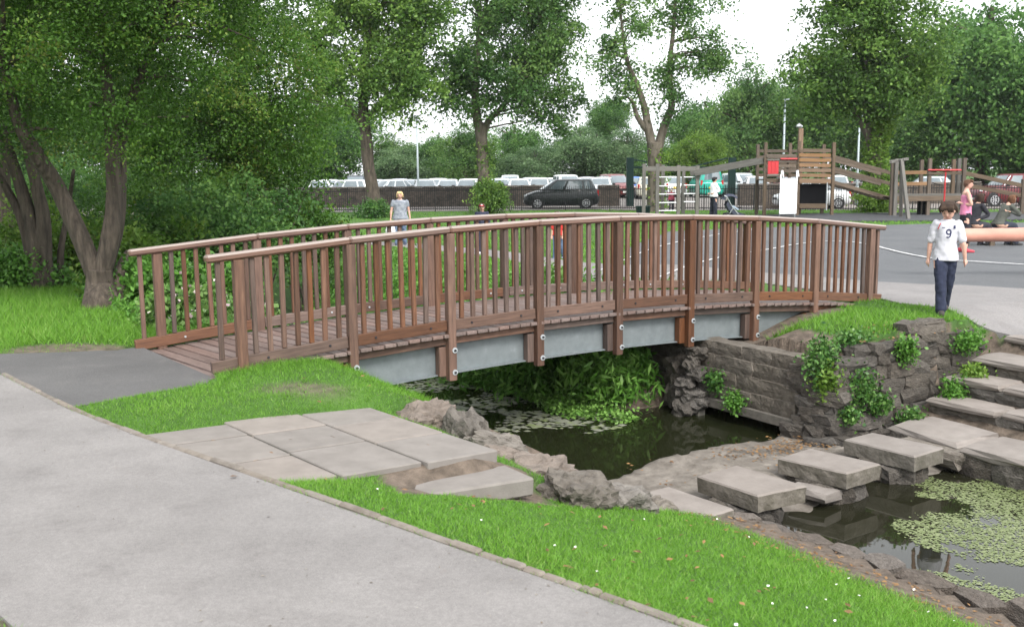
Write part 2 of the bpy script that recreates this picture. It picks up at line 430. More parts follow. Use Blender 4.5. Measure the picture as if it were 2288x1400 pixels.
def groundmat():
    m = mat('lawn_ground', (.03, .075, .010), (.058, .135, .017), scale=1.1, rough=.95, bump=.8, bscale=45, c3=(.095, .15, .035), bdist=.03)
    N, L = m.node_tree.nodes, m.node_tree.links
    b = N['Principled BSDF']; src = b.inputs['Base Color'].links[0].from_socket
    at = N.new('ShaderNodeAttribute'); at.attribute_name = 'soil'
    nz = N.new('ShaderNodeTexNoise'); nz.inputs['Scale'].default_value = 9; nz.inputs['Detail'].default_value = 6
    cr = N.new('ShaderNodeValToRGB'); cr.color_ramp.elements[0].color = (.06, .046, .034, 1); cr.color_ramp.elements[1].color = (.155, .12, .093, 1)
    cr.color_ramp.elements[0].position = .3; cr.color_ramp.elements[1].position = .7
    tc = N.new('ShaderNodeTexCoord'); L.new(tc.outputs['Object'], nz.inputs['Vector']); L.new(nz.outputs['Fac'], cr.inputs['Fac'])
    mx = N.new('ShaderNodeMixRGB'); L.new(at.outputs['Fac'], mx.inputs['Fac']); L.new(src, mx.inputs['Color1']); L.new(cr.outputs['Color'], mx.inputs['Color2'])
    L.new(mx.outputs['Color'], b.inputs['Base Color'])
    return m
def soil_mask(x, y):
    s, t = to_st(x, y)
    n = wob(x, y, 3.0, 11) * .18
    k = sm(2.55, 3.0, s + n) * (t < -3.3) * (s < 3.6)                        # bare strip above the pond edge
    k = np.maximum(k, sm(1.15, 1.5, s + n) * (t >= -3.45) * (t < -.9) * (s < 6.3))
    k = np.maximum(k, sm(1.9, 2.3, s + n) * (t >= -.9) * (s < 6.4) * (t < 3.2))
    k = np.maximum(k, (s > 6.2) * (s < 8.9 + n) * (t > -.25 + n) * (t < 2.6))
    k = np.maximum(k, (s > 6.2) * (s < 7.15 + n) * (t > -2.3) * (t < 2.6))
    k = np.maximum(k, (t < -2.0) * (s > 6.0) * (s < 9.6) * (t > -9))
    k = np.maximum(k, 1.0 * (s > -.1) * (s < 1.2) * (t < -3.38) * (t > -3.95 + .6 * n))
    k = np.maximum(k, .9 * sm(.35, .0, np.hypot(x + 5.2, (y - 11.25) * 1.6) - .55 - n))
    k = np.maximum(k, .75 * sm(.35, .0, np.hypot(x + 1.9, (y - 9.0) * 1.8) - .25 - n))
    k = np.maximum(k, .85 * sm(5.2, 4.4, y) * (x < -1.0 - .2 * n) * (x + y < 3.2))
    return np.clip(k, 0, 1)
gme = grid_mesh('ground', GX, GY, GZ, groundmat())
sa = gme.attributes.new('soil', 'FLOAT', 'POINT'); sa.data.foreach_set('value', soil_mask(GX, GY).ravel().astype(np.float32))
tag(link('ground', gme), kind='structure')

def sheet(name, poly, z, m, follow=False, step=.35, off=.02, dense=None):
    """a paved sheet; follow: laid over the terrain, else level"""
    if not follow:
        n = len(poly); mb = MB(); mb.add([(p[0], p[1], z) for p in poly] + [(p[0], p[1], z - .09) for p in poly], [tuple(range(n))] + [(i, n + i, n + (i + 1) % n, (i + 1) % n) for i in range(n)])
        return tag(mb.build(name, m), kind='structure')
    bm = bmesh.new()
    f = bm.faces.new([bm.verts.new((p[0], p[1], 0)) for p in poly])
    xs = [p[0] for p in poly]; ys = [p[1] for p in poly]
    for ax_, lo, hi in ((0, min(xs), max(xs)), (1, min(ys), max(ys))):
        c = lo + step
        while c < hi:
            co = [0, 0, 0]; no = [0, 0, 0]; co[ax_] = c; no[ax_] = 1
            bmesh.ops.bisect_plane(bm, geom=bm.verts[:] + bm.edges[:] + bm.faces[:], plane_co=co, plane_no=no)
            c += step
    X = np.array([v.co.x for v in bm.verts]); Y = np.array([v.co.y for v in bm.verts])
    Z = height_unpaved(X, Y)
    for v, q in zip(bm.verts, Z): v.co.z = q + off
    rim = [e for e in bm.edges if e.is_boundary]
    ex = bmesh.ops.extrude_edge_only(bm, edges=rim)
    for v in ex['geom']:
        if isinstance(v, bmesh.types.BMVert): v.co.z -= .09
    bmesh.ops.recalc_face_normals(bm, faces=bm.faces)
    me = bpy.data.meshes.new(name); bm.to_mesh(me); bm.free(); me.materials.append(m)
    return tag(link(name, me), kind='structure')
_pip = pip
def height_unpaved(x, y):
    global pip
    pip = lambda poly, a, b: np.zeros(np.shape(a), dtype=bool)
    z = height(x, y); pip = _pip
    s, t = to_st(x, y)
    return z
sheet('footpath', PATH_POLY, .012, m_path)
mb = MB(); mb.add([(p[0], p[1], -.028 if 4 <= i <= 7 else .004) for i, p in enumerate(APRON_POLY)], [(0, 1, 2, 3, 8, 9), (3, 4, 5, 6, 7, 8)]); mb.add([(p[0], p[1], (-.028 if 4 <= i <= 7 else .004) - d) for d in (0, .09) for i, p in enumerate(APRON_POLY)], [(i, 10 + i, 10 + (i + 1) % 10, (i + 1) % 10) for i in range(10)]); tag(mb.build('bridge_apron', m_tar), kind='structure')
sheet('stream_path', PALE_R, 0, m_pale, follow=True, off=.012)
sheet('lawn_path', PALE_L, 0, m_pale, follow=True, step=.5, off=.008)
sheet('playground_tarmac', TARMAC, 0, m_tar2, follow=True, step=1.0, off=.004)
sheet('rubber_safety_surface', RUBBER, 0.045, m_rubber)
sheet('road', [(p[0], p[1] + .5) for p in FEN] + [(110, 40), (110, 63.0), (-90, 63.0), (-90, 52)], ROAD_Z, mat('road_surface', (.17, .15, .14), (.22, .195, .18), scale=.6, rough=.9, c3=(.26, .21, .17)))
CARP_Z = .10
mb = MB(); mb.add([(-110, 63.0, ROAD_Z + .004), (110, 63.0, ROAD_Z + .004), (110, 66, CARP_Z), (-110, 66, CARP_Z), (110, 84, CARP_Z), (-110, 84, CARP_Z)], [(0, 1, 2, 3), (3, 2, 4, 5)])
tag(mb.build('car_park', mat('car_park_surface', (.14, .13, .12), (.18, .165, .155), scale=.5, rough=.9)), kind='structure')
# painted court line
lp = [G(*p, .0) for p in [(1385, 640), (1571, 586), (1660, 568), (1807, 543), (1900, 541), (1955, 550), (2010, 564), (2080, 578), (2180, 587), (2300, 593), (2500, 596)]]
def ribbon(name, pts, w, z, m, parent=None):
    mb = MB(); vs = []
    for i, p in enumerate(pts):
        d = (pts[min(i + 1, len(pts) - 1)] - pts[max(i - 1, 0)]); d.z = 0; d.normalize()
        q = Vector((-d.y, d.x, 0)) * w / 2
        vs += [p + q, p - q]
    for v in vs: v.z = z(v) if callable(z) else z
    mb.add(vs, [(2 * i, 2 * i + 1, 2 * i + 3, 2 * i + 2) for i in range(len(pts) - 1)])
    return mb.build(name, m, parent)
def dens(pts, n=6):
    out = []
    for i in range(len(pts) - 1):
        p0, p1, p2, p3 = pts[max(i - 1, 0)], pts[i], pts[i + 1], pts[min(i + 2, len(pts) - 1)]
        for k in range(n):
            q = k / n
            out.append(.5 * ((2 * p1) + (p2 - p0) * q + (2 * p0 - 5 * p1 + 4 * p2 - p3) * q * q + (3 * p1 - p0 - 3 * p2 + p3) * q ** 3))
    return out + [pts[-1]]
onh = lambda v: float(height_unpaved(np.array([v.x]), np.array([v.y]))[0]) + .03
tag(ribbon('court_line', dens(lp), .07, onh, m_line), kind='structure')
lp2 = [G(*p, 0) for p in [(1330, 588), (1440, 560), (1560, 532), (1700, 512)]]
tag(ribbon('court_line', dens(lp2), .06, onh, m_line), kind='structure')

# path edging: a low stone lip, laid in lengths
edging = thing('path_edging', 'narrow pale stone edging along the wide grey footpath', 'kerb', (EDGE[5][0], EDGE[5][1], 0))
ep = dens([Vector((p[0], p[1], 0)) for p in EDGE[2:10]], 5)
for i in range(len(ep) - 1):
    j = random.uniform(-.006, .006)
    a, b = ep[i], ep[i + 1]
    n = Vector((b.y - a.y, a.x - b.x, 0)).normalized() * -.035
    beam('edging_length', a + n + Vector((0, 0, -.024 + j)), b + n + Vector((0, 0, -.024 + j)), .055, .10, m_kerb, edging, .012)

# ------------------------------------------------------------------ water
def watermat(name, c, rough, bs, bstr):
    m = bpy.data.materials.new(name); m.use_nodes = True
    N, L = m.node_tree.nodes, m.node_tree.links; b = N['Principled BSDF']
    b.inputs['Base Color'].default_value = (*c, 1); b.inputs['Roughness'].default_value = rough; b.inputs['IOR'].default_value = 1.33
    b.inputs['Specular IOR Level'].default_value = .55
    tc = N.new('ShaderNodeTexCoord'); nz = N.new('ShaderNodeTexNoise'); nz.inputs['Scale'].default_value = bs; nz.inputs['Detail'].default_value = 3
    bp = N.new('ShaderNodeBump'); bp.inputs['Strength'].default_value = bstr; bp.inputs['Distance'].default_value = .01
    L.new(tc.outputs['Object'], nz.inputs['Vector']); L.new(nz.outputs['Fac'], bp.inputs['Height']); L.new(bp.outputs['Normal'], b.inputs['Normal'])
    return m
ZU, ZP = -1.31, -1.39
mb = MB(); mb.add([ST(2.6, -1.9, ZU), ST(7.2, -1.9, ZU), ST(7.2, 30, ZU), ST(2.6, 30, ZU)], [(0, 1, 2, 3)])
tag(mb.build('stream_water', watermat('stream_water', (.012, .014, .006), .03, 5, .10)), kind='structure')
mb = MB(); mb.add([ST(2.9, -14, ZP), ST(8.2, -14, ZP), ST(8.2, -2.0, ZP), ST(2.9, -2.0, ZP)], [(0, 1, 2, 3)])
tag(mb.build('pond_water', watermat('pond_water', (.014, .014, .008), .025, 4, .06)), kind='structure')

# ------------------------------------------------------------------ footbridge
bridge = thing('footbridge', 'arched reddish timber footbridge with baluster railings over the stream', 'bridge', ST(4.8, 1.1, 0))
def zdeck(s): return .215 - (.0101 if s < 4.6 else .0108) * (s - 4.6) ** 2
BAY, NB, FT, FS = 1.2, 8, 2.25, -.30           # bay length, bays, far railing at t, its shift along s
QZ = M_ST.copy()
def disc(name, p, r, th, mat_, parent, axis_t=-1, n=14):
    mb_ = MB(); mb_.tube([(0, 0, 0), (0, axis_t * th, 0)], r, n)
    return mb_.build(name, mat_, parent, Matrix.Translation(p) @ QZ)
for side in (0, 1):
    t0 = 0.0 if side == 0 else FT
    so = 0.0 if side == 0 else FS
    dz = 0.0 if side == 0 else -.035
    zt = lambda s: zdeck(s) + 1.215 + dz
    knots = [so - .32] + [so + BAY * k for k in range(NB + 1)] + [so + BAY * NB + (.30 if side == 0 else .3)]
    for a, b in zip(knots[:-1], knots[1:]):
        if b - a < .5: continue
        a2 = knots[0] if a == knots[1] else a; b2 = knots[-1] if b == knots[-2] else b
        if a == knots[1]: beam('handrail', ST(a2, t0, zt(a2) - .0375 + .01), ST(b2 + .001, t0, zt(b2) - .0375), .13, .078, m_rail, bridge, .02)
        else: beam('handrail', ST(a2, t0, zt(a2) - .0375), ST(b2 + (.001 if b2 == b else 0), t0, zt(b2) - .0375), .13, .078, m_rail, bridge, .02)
    out = -1 if side == 0 else 1
    for k in range(NB + 1):
        s = so + BAY * k
        end = k in (0, NB)
        zb = (H1(*ST(s, t0)[:2]) - .15) if end else zdeck(s) + dz - .545
        p = ST(s, t0 + out * .012)
        post = upright('post', p, zb, zt(s) - .075, .10 if not end else .105, .095, m_wood, bridge, QZ)
        if not end:
            for q in (-.19, -.445):
                wpos = ST(s + random.uniform(.015, .03) * (1 if side == 0 else -1), t0 + out * .0598, zdeck(s) + dz + q)
                w = disc('washer', wpos, .033, .008, m_zinc, post, out)
                disc('bolt', wpos + E2 * out * .008, .014, .018, m_bolt, post, out, 6)
            # timber packer between the post and the web of the steel beam
            upright('packer', ST(s - .085, t0 - out * .075), zdeck(s) + dz - .50, zdeck(s) + dz - .155, .10, .10, m_wood, bridge, QZ)
    for k in range(NB):
        a, b = so + BAY * k + .055, so + BAY * (k + 1) - .055
        if k == 0: a = so - .31
        if k == NB - 1: b = so + BAY * NB + .28
        h = .125
        off = out * -.004
        br = beam('bottom_rail', ST(a, t0 + off, zdeck(a) + dz + .035 + h / 2), ST(b, t0 + off, zdeck(b) + dz + .035 + h / 2), .072, h, m_wood, bridge)
        for q in (.22, .78):
            s = so + BAY * (k + q)
            for o2, mm in ((-1, m_bolt if side == 0 else m_zinc), (1, m_bolt)):
                disc('bolt', ST(s, t0 + off + o2 * .036, zdeck(s) + dz + .035 + h * .5), .013, .010, mm, br, o2, 8)
        for j in range(1, 8):
            s = so + BAY * k + BAY * j / 8 + random.uniform(-.006, .006)
            upright('baluster', ST(s, t0 + random.uniform(-.003, .003)), round(zdeck(s) + dz + .155, 2), round(zt(s) - .07, 2), .05, .046, m_wood, bridge, QZ @ Matrix.Rotation(random.uniform(-.012, .012), 4, 'Y'))
    for s in (so - .2, so + BAY * NB + .17):
        upright('baluster', ST(s, t0), round(zdeck(s) + dz + .155, 2), round(zt(s) - .07, 2), .05, .046, m_wood, bridge, QZ)
    # steel I-beam, a gentle arch
    tb = t0 - out * .145
    prof = [(-.075, 0), (.075, 0), (.075, -.014), (.006, -.014), (.006, -.346), (.075, -.346), (.075, -.36), (-.075, -.36), (-.075, -.346), (-.006, -.346), (-.006, -.014), (-.075, -.014)]
    mb = MB(); ss = np.linspace(so - .1, so + BAY * NB + .05, 29); n = len(prof)
    vs = [ST(s, tb + q[0], zdeck(s) + dz - .13 + q[1]) for s in ss for q in prof]
    fs = [(i * n + k, i * n + (k + 1) % n, (i + 1) * n + (k + 1) % n, (i + 1) * n + k) for i in range(len(ss) - 1) for k in range(n)]
    mb.add(vs, fs); mb.build('steel_beam', m_steel, bridge)
    for k in range(NB):
        a, b = so + BAY * k - .0, so + BAY * (k + 1)
        beam('bearer', ST(a + .002, t0 - out * .065, zdeck(a) + dz - .085), ST(b - .002, t0 - out * .065, zdeck(b) + dz - .085), .10, .088, m_wood, bridge)
s = -.48
i = 0
while s < 10.0:
    sf = s + FS * .8
    a, b = ST(s + .07, -.055 if s > .1 else (-.055), zdeck(s + .07) - .02), ST(s + .07 + FS * .9, FT + .075, zdeck(s + .07 + FS * .9) - .055)
    j = random.uniform(-.003, .003)
    pl = beam('deck_plank', a + Vector((0, 0, j)), b + Vector((0, 0, j)), .139, .04, m_deck, bridge, .005)
    s += .146; i += 1
# ------------------------------------------------------------------ stones
def rock_mesh(name, seed, m, sub=3, amp=.22, box=.55, freq=1.6):
    bm = bmesh.new(); bmesh.ops.create_icosphere(bm, subdivisions=sub, radius=1.0)
    o = Vector((seed * 7.3, seed * 3.1, seed * 5.7))
    for v in bm.verts:
        n = v.co.normalized(); k = max(abs(n.x), abs(n.y), abs(n.z))
        p = n * (1 - box) + (n / k) * box * .86
        d = mnoise.noise(n * freq + o) * amp - abs(mnoise.noise(n * freq * 1.9 - o)) * amp * .8 + .1 * amp + mnoise.noise(n * freq * 2.7 + o) * amp * .45 + mnoise.noise(n * freq * 7 + o) * amp * .2 + mnoise.noise(n * freq * 16 + o) * amp * .07
        v.co = p * (1 + d) * .5
    for f in bm.faces: f.smooth = False
    me = bpy.data.meshes.new(name); bm.to_mesh(me); bm.free(); me.materials.append(m)
    return me
def block_mesh(seed, m, jit=.09):
    """rough squared stone, unit size, 48 triangles"""
    r = random.Random(seed); bm = bmesh.new(); bmesh.ops.create_cube(bm, size=1.0)
    bmesh.ops.subdivide_edges(bm, edges=bm.edges[:], cuts=1, use_grid_fill=True)
    for v in bm.verts:
        e = sum(abs(c) > .4 for c in v.co)
        v.co *= {1: 1.04, 2: .99, 3: .9}.get(e, 1)
        v.co += Vector((r.uniform(-jit, jit), r.uniform(-jit, jit), r.uniform(-jit, jit)))
    me = bpy.data.meshes.new('stone_block')
    bm.to_mesh(me); bm.free(); me.materials.append(m)
    return me
BLK = [block_mesh(k, m_stone_d) for k in range(7)]
BLK2 = [block_mesh(20 + k, m_stone) for k in range(6)]
BLKF = [block_mesh(40 + k, m_abut, .02) for k in range(5)]
BLKE = [block_mesh(80 + k, m_edge, .085) for k in range(6)]
SLB = [block_mesh(60 + k, m_slab, .03) for k in range(5)]
def place(name, me, p, dims, rot=None, parent=None):
    return link(name, me, Matrix.Translation(p) @ (rot or QZ) @ Matrix.Diagonal((*dims, 1)), parent)
def tilt(ax_=0, ay_=0, az_=0):
    return QZ @ Matrix.Rotation(az_, 4, 'Z') @ Matrix.Rotation(ay_, 4, 'Y') @ Matrix.Rotation(ax_, 4, 'X')

# wing wall: irregular courses facing the steps
wing = thing('stone_wing_wall', 'rough dry stone wall with weeds beside the stone steps', 'stone wall', ST(7.6, -2.0, -1.25))
ztop = lambda s: float(np.interp(s, [6.3, 6.6, 7.0, 7.6, 8.3, 8.9, 9.3], [-.40, -.26, -.14, -.05, -.03, -.12, -.28]))
mb = MB(); mb.add([ST(6.38, -1.97, -1.5), ST(9.4, -1.97, -1.5), ST(9.4, -1.97, -.35), ST(8.2, -1.97, -.1), ST(7.4, -1.97, -.12), ST(6.38, -1.97, -.42)], [(0, 1, 2, 3, 4, 5)])
mb.build('mortar', m_soil, wing)
zc = -1.32; row = 0
while zc < 0:
    h = random.uniform(.12, .21)
    s = 6.28 + random.uniform(0, .12) + .02 * row
    while s < 9.3:
        w = random.uniform(.2, .55)
        if zc + h * .55 < ztop(s + w / 2) + .02:
            place('stone', random.choice(BLK), ST(s + w / 2, -2.03 + random.uniform(-.05, .03) + .015 * row, zc + h / 2),
                  (w * 1.0, .26, h * 1.0), tilt(random.uniform(-.1, .1), random.uniform(-.07, .07), random.uniform(-.08, .08)), wing)
        s += w * .985
    zc += h * .96; row += 1
for u, v, w, h, d in [(2090, 745, .62, .2, .3), (2105, 730, .42, .12, .25), (2030, 760, .4, .16, .3)]:      # coping lumps on top
    p = D(u, v, ST(8.1, -2.05).y); s, t = to_st(p.x, p.y)
    place('stone', random.choice(BLK2), ST(s, -1.98, p.z), (w, d, h), tilt(random.uniform(-.06, .06), random.uniform(-.06, .06), .1), wing)
for k in range(16):                                               # rubble at its foot
    s = 6.35 + k * .055 + random.uniform(-.04, .04)
    q = random.uniform(.12, .26)
    place('stone', random.choice(BLK), ST(s, -2.2 + random.uniform(-.12, .1), -1.27 + random.uniform(-.02, .03)), (q, q * .8, q * .75), tilt(random.uniform(-.4, .4), random.uniform(-.4, .4), random.uniform(0, 3)), wing)
for k in range(18):                                               # corner turning under the bridge
    place('stone', random.choice(BLK), ST(6.33 + random.uniform(-.03, .06) + .012 * k, -1.55 - random.uniform(0, .48), -1.28 + .05 * k + random.uniform(-.02, .02)), (.3, random.uniform(.25, .45), .17), tilt(random.uniform(-.1, .1), random.uniform(-.1, .1), .25 + random.uniform(-.1, .1)), wing)

# abutment under the right end of the bridge: long worn courses over a concrete ledge
abut = thing('bridge_abutment', 'dark damp stone abutment wall under the right end of the footbridge', 'abutment', ST(6.4, .3, -1.4))
mb = MB(); mb.box(ST(6.74, .5, -.90), (.12, 4.3, 1.06), QZ.to_3x3()); mb.build('core', m_stone_d, abut)
zc = -1.06
for row, h in enumerate((.19, .2, .19, .17)):
    t = -1.62
    while t < 2.6:
        w = random.uniform(.32, .7)
        place('stone', random.choice(BLKF), ST(6.44 + random.uniform(-.012, .012) + row * .03, t + w / 2, zc + h / 2), (.32, w * 1.07, h * 1.12), tilt(0, random.uniform(-.03, .03), random.uniform(-.02, .02)), abut)
        t += w * .99
    zc += h
beam('concrete_ledge', ST(6.42, -1.62, -1.12), ST(6.42, 2.6, -1.12), .34, .13, mat('concrete_ledge', (.10, .09, .078), (.16, .145, .125), scale=5, rough=.9, bump=.5, bscale=20), abut, .012)
upright('concrete_pillar', ST(6.20, .0), -1.7, -1.08, .12, .14, mat('pillar_concrete', (.10, .09, .08), (.15, .14, .12), scale=6, rough=.9, bump=.4, bscale=22), abut, QZ)
rp = thing('rock_pile', 'jagged stacked rocks at the far corner of the bridge abutment', 'rocks', ST(6.05, .2, -1.4))
for k, (ds, dt, z, w, h) in enumerate([(-.02, .1, -1.24, .36, .26), (.05, .02, -1.05, .36, .2), (-.01, .12, -.90, .26, .2), (.08, .05, -.75, .3, .18), (.06, .1, -.6, .22, .18), (.14, .05, -.47, .24, .14), (.1, .4, -1.1, .4, .4), (.12, .45, -.75, .35, .35)]):
    place('rock', rock_mesh('pile_rock', 30 + k, m_stone_d, 3, .42, .7), ST(6.1 + ds, dt, z), (w, .4, h * 1.25), tilt(random.uniform(-.3, .3), random.uniform(-.3, .3), random.uniform(0, 3)), rp)

# steps and landing on the right
steps = thing('stone_steps', 'worn stone steps descending to the water on the right', 'steps', ST(8.4, -3.5, -1.1))
for zk, s0, s1 in ((-.245, 9.5, 9.9), (-.45, 8.8, 9.52), (-.65, 8.3, 8.82), (-.85, 7.9, 8.32)):
    t = -2.22 - (.02 if zk > -.3 else random.uniform(0, .12))
    while t > -8:
        w = random.uniform(.75, 1.25); j = random.uniform(-.012, .012)
        place('tread_slab', random.choice(SLB), ST((s0 + s1) / 2 + random.uniform(-.02, .02), t - w / 2, zk - .035 + j), (s1 - s0, w * .985, .085), tilt(random.uniform(-.012, .012), random.uniform(-.015, .015), random.uniform(-.015, .015)), steps)
        r = 0
        while r < w:
            q = random.uniform(.25, .5)
            place('riser_stone', random.choice(BLK2), ST(s0 + .17, t - r - q / 2, zk - .15), (.24, q, .17), tilt(0, 0, random.uniform(-.06, .06)), steps)
            r += q
        t -= w
landing = thing('stone_landing', 'row of pale stone slabs at the water edge below the steps', 'landing', ST(7.4, -4, -1.2))
t = -2.42
for k, (w, dz, a) in enumerate([(.95, .0, .02), (.85, -.02, -.015), (1.05, -.05, .02), (1.1, -.04, 0), (1.2, -.04, .01), (1.2, -.05, 0)]):
    place('slab', SLB[k % 5], ST(7.36 + random.uniform(-.03, .03), t - w / 2, -1.10 + dz), (.82, w * .985, .11), tilt(a, random.uniform(-.02, .02), random.uniform(-.03, .03)), landing)
    r = 0
    while r < w:
        q = random.uniform(.28, .5)
        place('foot_stone', random.choice(BLK), ST(7.12, t - r - q / 2, -1.29), (.30, q * 1.05, .32), tilt(0, 0, random.uniform(-.08, .08)), landing)
        r += q
    t -= w
place('sunk_block', BLK2[2], ST(6.98, -3.05, -1.22), (.3, .75, .2), tilt(.02, -.08, .05), landing)

# stepping stones
def quad_stone(name, label, px, ztop_, th):
    c = [G(*p, ztop_) for p in px]; cen = sum(c, Vector()) / 4
    root = thing(name, label, 'stepping stone', (cen.x, cen.y, ztop_ - th), 'stepping stones across the stream')
    mb_ = MB(); n = 6
    def ring(k, z, jit):
        out_ = []
        for i in range(4):
            a, b = c[i], c[(i + 1) % 4]
            for j in range(n):
                p = a.lerp(b, j / n); p = cen + (p - cen) * k
                out_.append(Vector((p.x + random.uniform(-jit, jit), p.y + random.uniform(-jit, jit), z + random.uniform(-jit, jit) * .4)))
        return out_
    rings = [ring(.955, ztop_, .002), ring(1.0, ztop_ - .016, .004), ring(1.0, ztop_ - .075, .006), ring(.99, ztop_ - th, .008)]
    N = 4 * n
    vs = [p for r in rings for p in r] + [cen + Vector((0, 0, .004))]
    fs = [(i, (i + 1) % N, 4 * N) for i in range(N)]
    mb_.add(vs, fs)
    mb_.f += [(r * N + (i + 1) % N, r * N + i, (r + 1) * N + i, (r + 1) * N + (i + 1) % N)[::1] for r in range(1) for i in range(N)]; mb_.m += [0] * N
    mb_.f += [(r * N + (i + 1) % N, r * N + i, (r + 1) * N + i, (r + 1) * N + (i + 1) % N) for r in range(1, 3) for i in range(N)]; mb_.m += [1] * 2 * N
    bm = bmesh.new(); me = mb_.mesh('top_slab', [m_slab, m_slabside]); bm.from_mesh(me); bmesh.ops.recalc_face_normals(bm, faces=bm.faces); bm.to_mesh(me); bm.free()
    link('top_slab', me, None, root)
    for k in range(9):                                            # rubble footing
        a = 2 * PI * k / 9; p = cen + Vector((math.cos(a) * .19, math.sin(a) * .19, 0))
        p.z = ztop_ - th - .11
        place('footing_stone', random.choice(BLK), p, (.32, .3, .2), tilt(random.uniform(-.2, .2), 0, random.uniform(0, 3)), root)
quad_stone('stepping_stone', 'pale stepping stone set into the near grassy bank, nearest of the row', [(1392, 1112), (1492, 1085), (1640, 1135), (1565, 1158)], -1.05, .12)
quad_stone('stepping_stone', 'second stepping stone from the near bank, brightest bare top', [(1558, 1062), (1645, 1038), (1802, 1084), (1693, 1106)], -1.03, .17)
quad_stone('stepping_stone', 'third stepping stone, with a dark stain on its top', [(1738, 1022), (1808, 1000), (1968, 1035), (1892, 1056)], -1.03, .17)
quad_stone('stepping_stone', 'farthest stepping stone, next to the landing slabs', [(1886, 980), (1948, 965), (2110, 999), (2043, 1019)], -1.03, .17)
p = G(1835, 1092, -1.27)
tag(place('sunken_slab', SLB[3], p, (.55, .42, .1), tilt(.05, .03, .2)), 'low flat slab between the second and third stepping stones', 'stone')

# weir sill between stream and pond
sv = np.linspace(3.0, 7.0, 60); tv = np.linspace(-3.6, -1.32, 34)
SS, TT = np.meshgrid(sv, tv)
edge = -1.66 + .22 * sm(3.2, 5.2, SS) + .05 * np.sin(SS * 5)
ZZ = np.where(TT > edge, -1.27 - 1.6 * (TT - edge), -1.25 + .03 * np.sin(SS * 3) - .18 * sm(-2.5, -3.4, TT))
ZZ += wob(SS, TT, 7, 21) * .018 + wob(SS, TT, 22, 22) * .008
XX = B0.x + E1.x * SS + E2.x * TT; YY = B0.y + E1.y * SS + E2.y * TT
tag(link('weir', grid_mesh('weir', XX, YY, ZZ, m_stone)), 'low sloping stone sill between the dark stream and the pond', 'weir')

# stone edging of the pond along the near bank
pe = thing('pond_edging', 'crumbling low stone edging along the near side of the pond', 'stone edging', ST(3.5, -4.6, -1.3))
t = -3.45
while t > -9.5:
    w = random.uniform(.25, .5)
    s = float(np.interp(-t, [3.4, 4.8, 6.0, 9.5], [3.45, 3.66, 3.84, 4.3]))
    place('stone', random.choice(BLKE), ST(s + random.uniform(-.03, .03), t - w / 2, -1.25 + random.uniform(-.03, .02)), (.22, w * 1.05, .2), tilt(random.uniform(-.1, .1), random.uniform(-.12, .12), -.15 + random.uniform(-.1, .1)), pe)
    t -= w * .98

# paved landing on the left
pav = thing('paved_landing', 'grey and pinkish paving slabs beside the footpath', 'paving', ST(-.3, -2.6, -.1))
c0, s0_ = math.cos(SLAB_ROT), math.sin(SLAB_ROT)
rows = [(.03, .70), (-.66, .02), (-1.36, -.67), (-2.06, -1.37), (-2.7, -2.07)]
for i, (sa_, sb_) in enumerate(rows):
    ts = [-1.48, -2.15, -2.80, -3.52] if i == 0 else [-1.40 - .14 * i, -2.1, -2.82 + .1 * (i % 2), -3.5]
    for k in range(3):
        s_, t_ = (sa_ + sb_) / 2, (ts[k] + ts[k + 1]) / 2
        a = s_; b = t_ + 1.55
        sr, tr = a - .145 * b, t_ + .10 * a
        me = box_mesh(sb_ - sa_ - .009, ts[k] - ts[k + 1] - .009, .10, m_pave_a if (i + k) % 3 != 1 else m_pave_b, .008)
        rot = tilt(random.uniform(-.006, .006), .05 + random.uniform(-.005, .005), .145)
        link('paving_slab', me, Matrix.Translation(ST(sr, tr, slab_sz(sr, tr) - .05 + random.uniform(-.004, .004))) @ rot, pav)
link('step_slab', box_mesh(.95, .40, .14, m_pave_a, .015), Matrix.Translation(ST(.54, -3.70, -.315)) @ tilt(0, .05, .04), pav)

# boulders on the left bank
for k, (s_, t_, z_, dims, rx, ry, rz, mm, lab) in enumerate([
        (1.22, -1.72, -.36, (.62, .5, .42), .1, -.1, .3, m_stone_p, 'rounded pinkish boulder on the bank, nearest to the bridge'),
        (1.36, -2.16, -.42, (.34, .5, .52), .35, .35, .15, m_stone, 'dark tilted boulder leaning against the pinkish one'),
        (1.50, -2.50, -.47, (.62, .26, .34), .4, .25, -.1, m_stone, 'flat squared rock in the middle of the boulder row'),
        (1.42, -2.78, -.52, (.5, .22, .3), .35, .3, .05, m_stone_p, 'thin slanting rock under the flat squared rock'),
        (1.66, -3.02, -.62, (.62, .42, .42), .2, .15, .2, m_stone_p, 'broad grey boulder above the dark water'),
        (1.95, -3.28, -.80, (.34, .3, .26), .1, .2, .5, m_stone_p, 'small brown rock at the water end of the boulder row'),
        (1.50, -3.74, -.56, (.62, .46, .42), .1, .12, .2, m_stone, 'lichen-spotted craggy boulder beside the low step slab'),
        (1.98, -3.66, -.74, (.6, .42, .4), .05, .2, -.2, m_stone, 'craggy grey boulder sloping to the first stepping stone'),
        (2.45, -3.55, -.95, (.55, .36, .3), .1, .15, .2, m_stone, 'low dirt-covered rock next to the first stepping stone'),
        (.75, -1.32, -.20, (.36, .28, .16), .0, .1, .4, m_stone_p, 'small flat rock between grass and paving slabs')]):
    place_o = link('boulder', rock_mesh('boulder', 60 + k, mm, 4, .36, .62), Matrix.Translation(ST(s_, t_, z_)) @ tilt(rx, ry, rz) @ Matrix.Diagonal((*dims, 1)))
    tag(place_o, lab, 'boulder', 'boulders on the left bank')

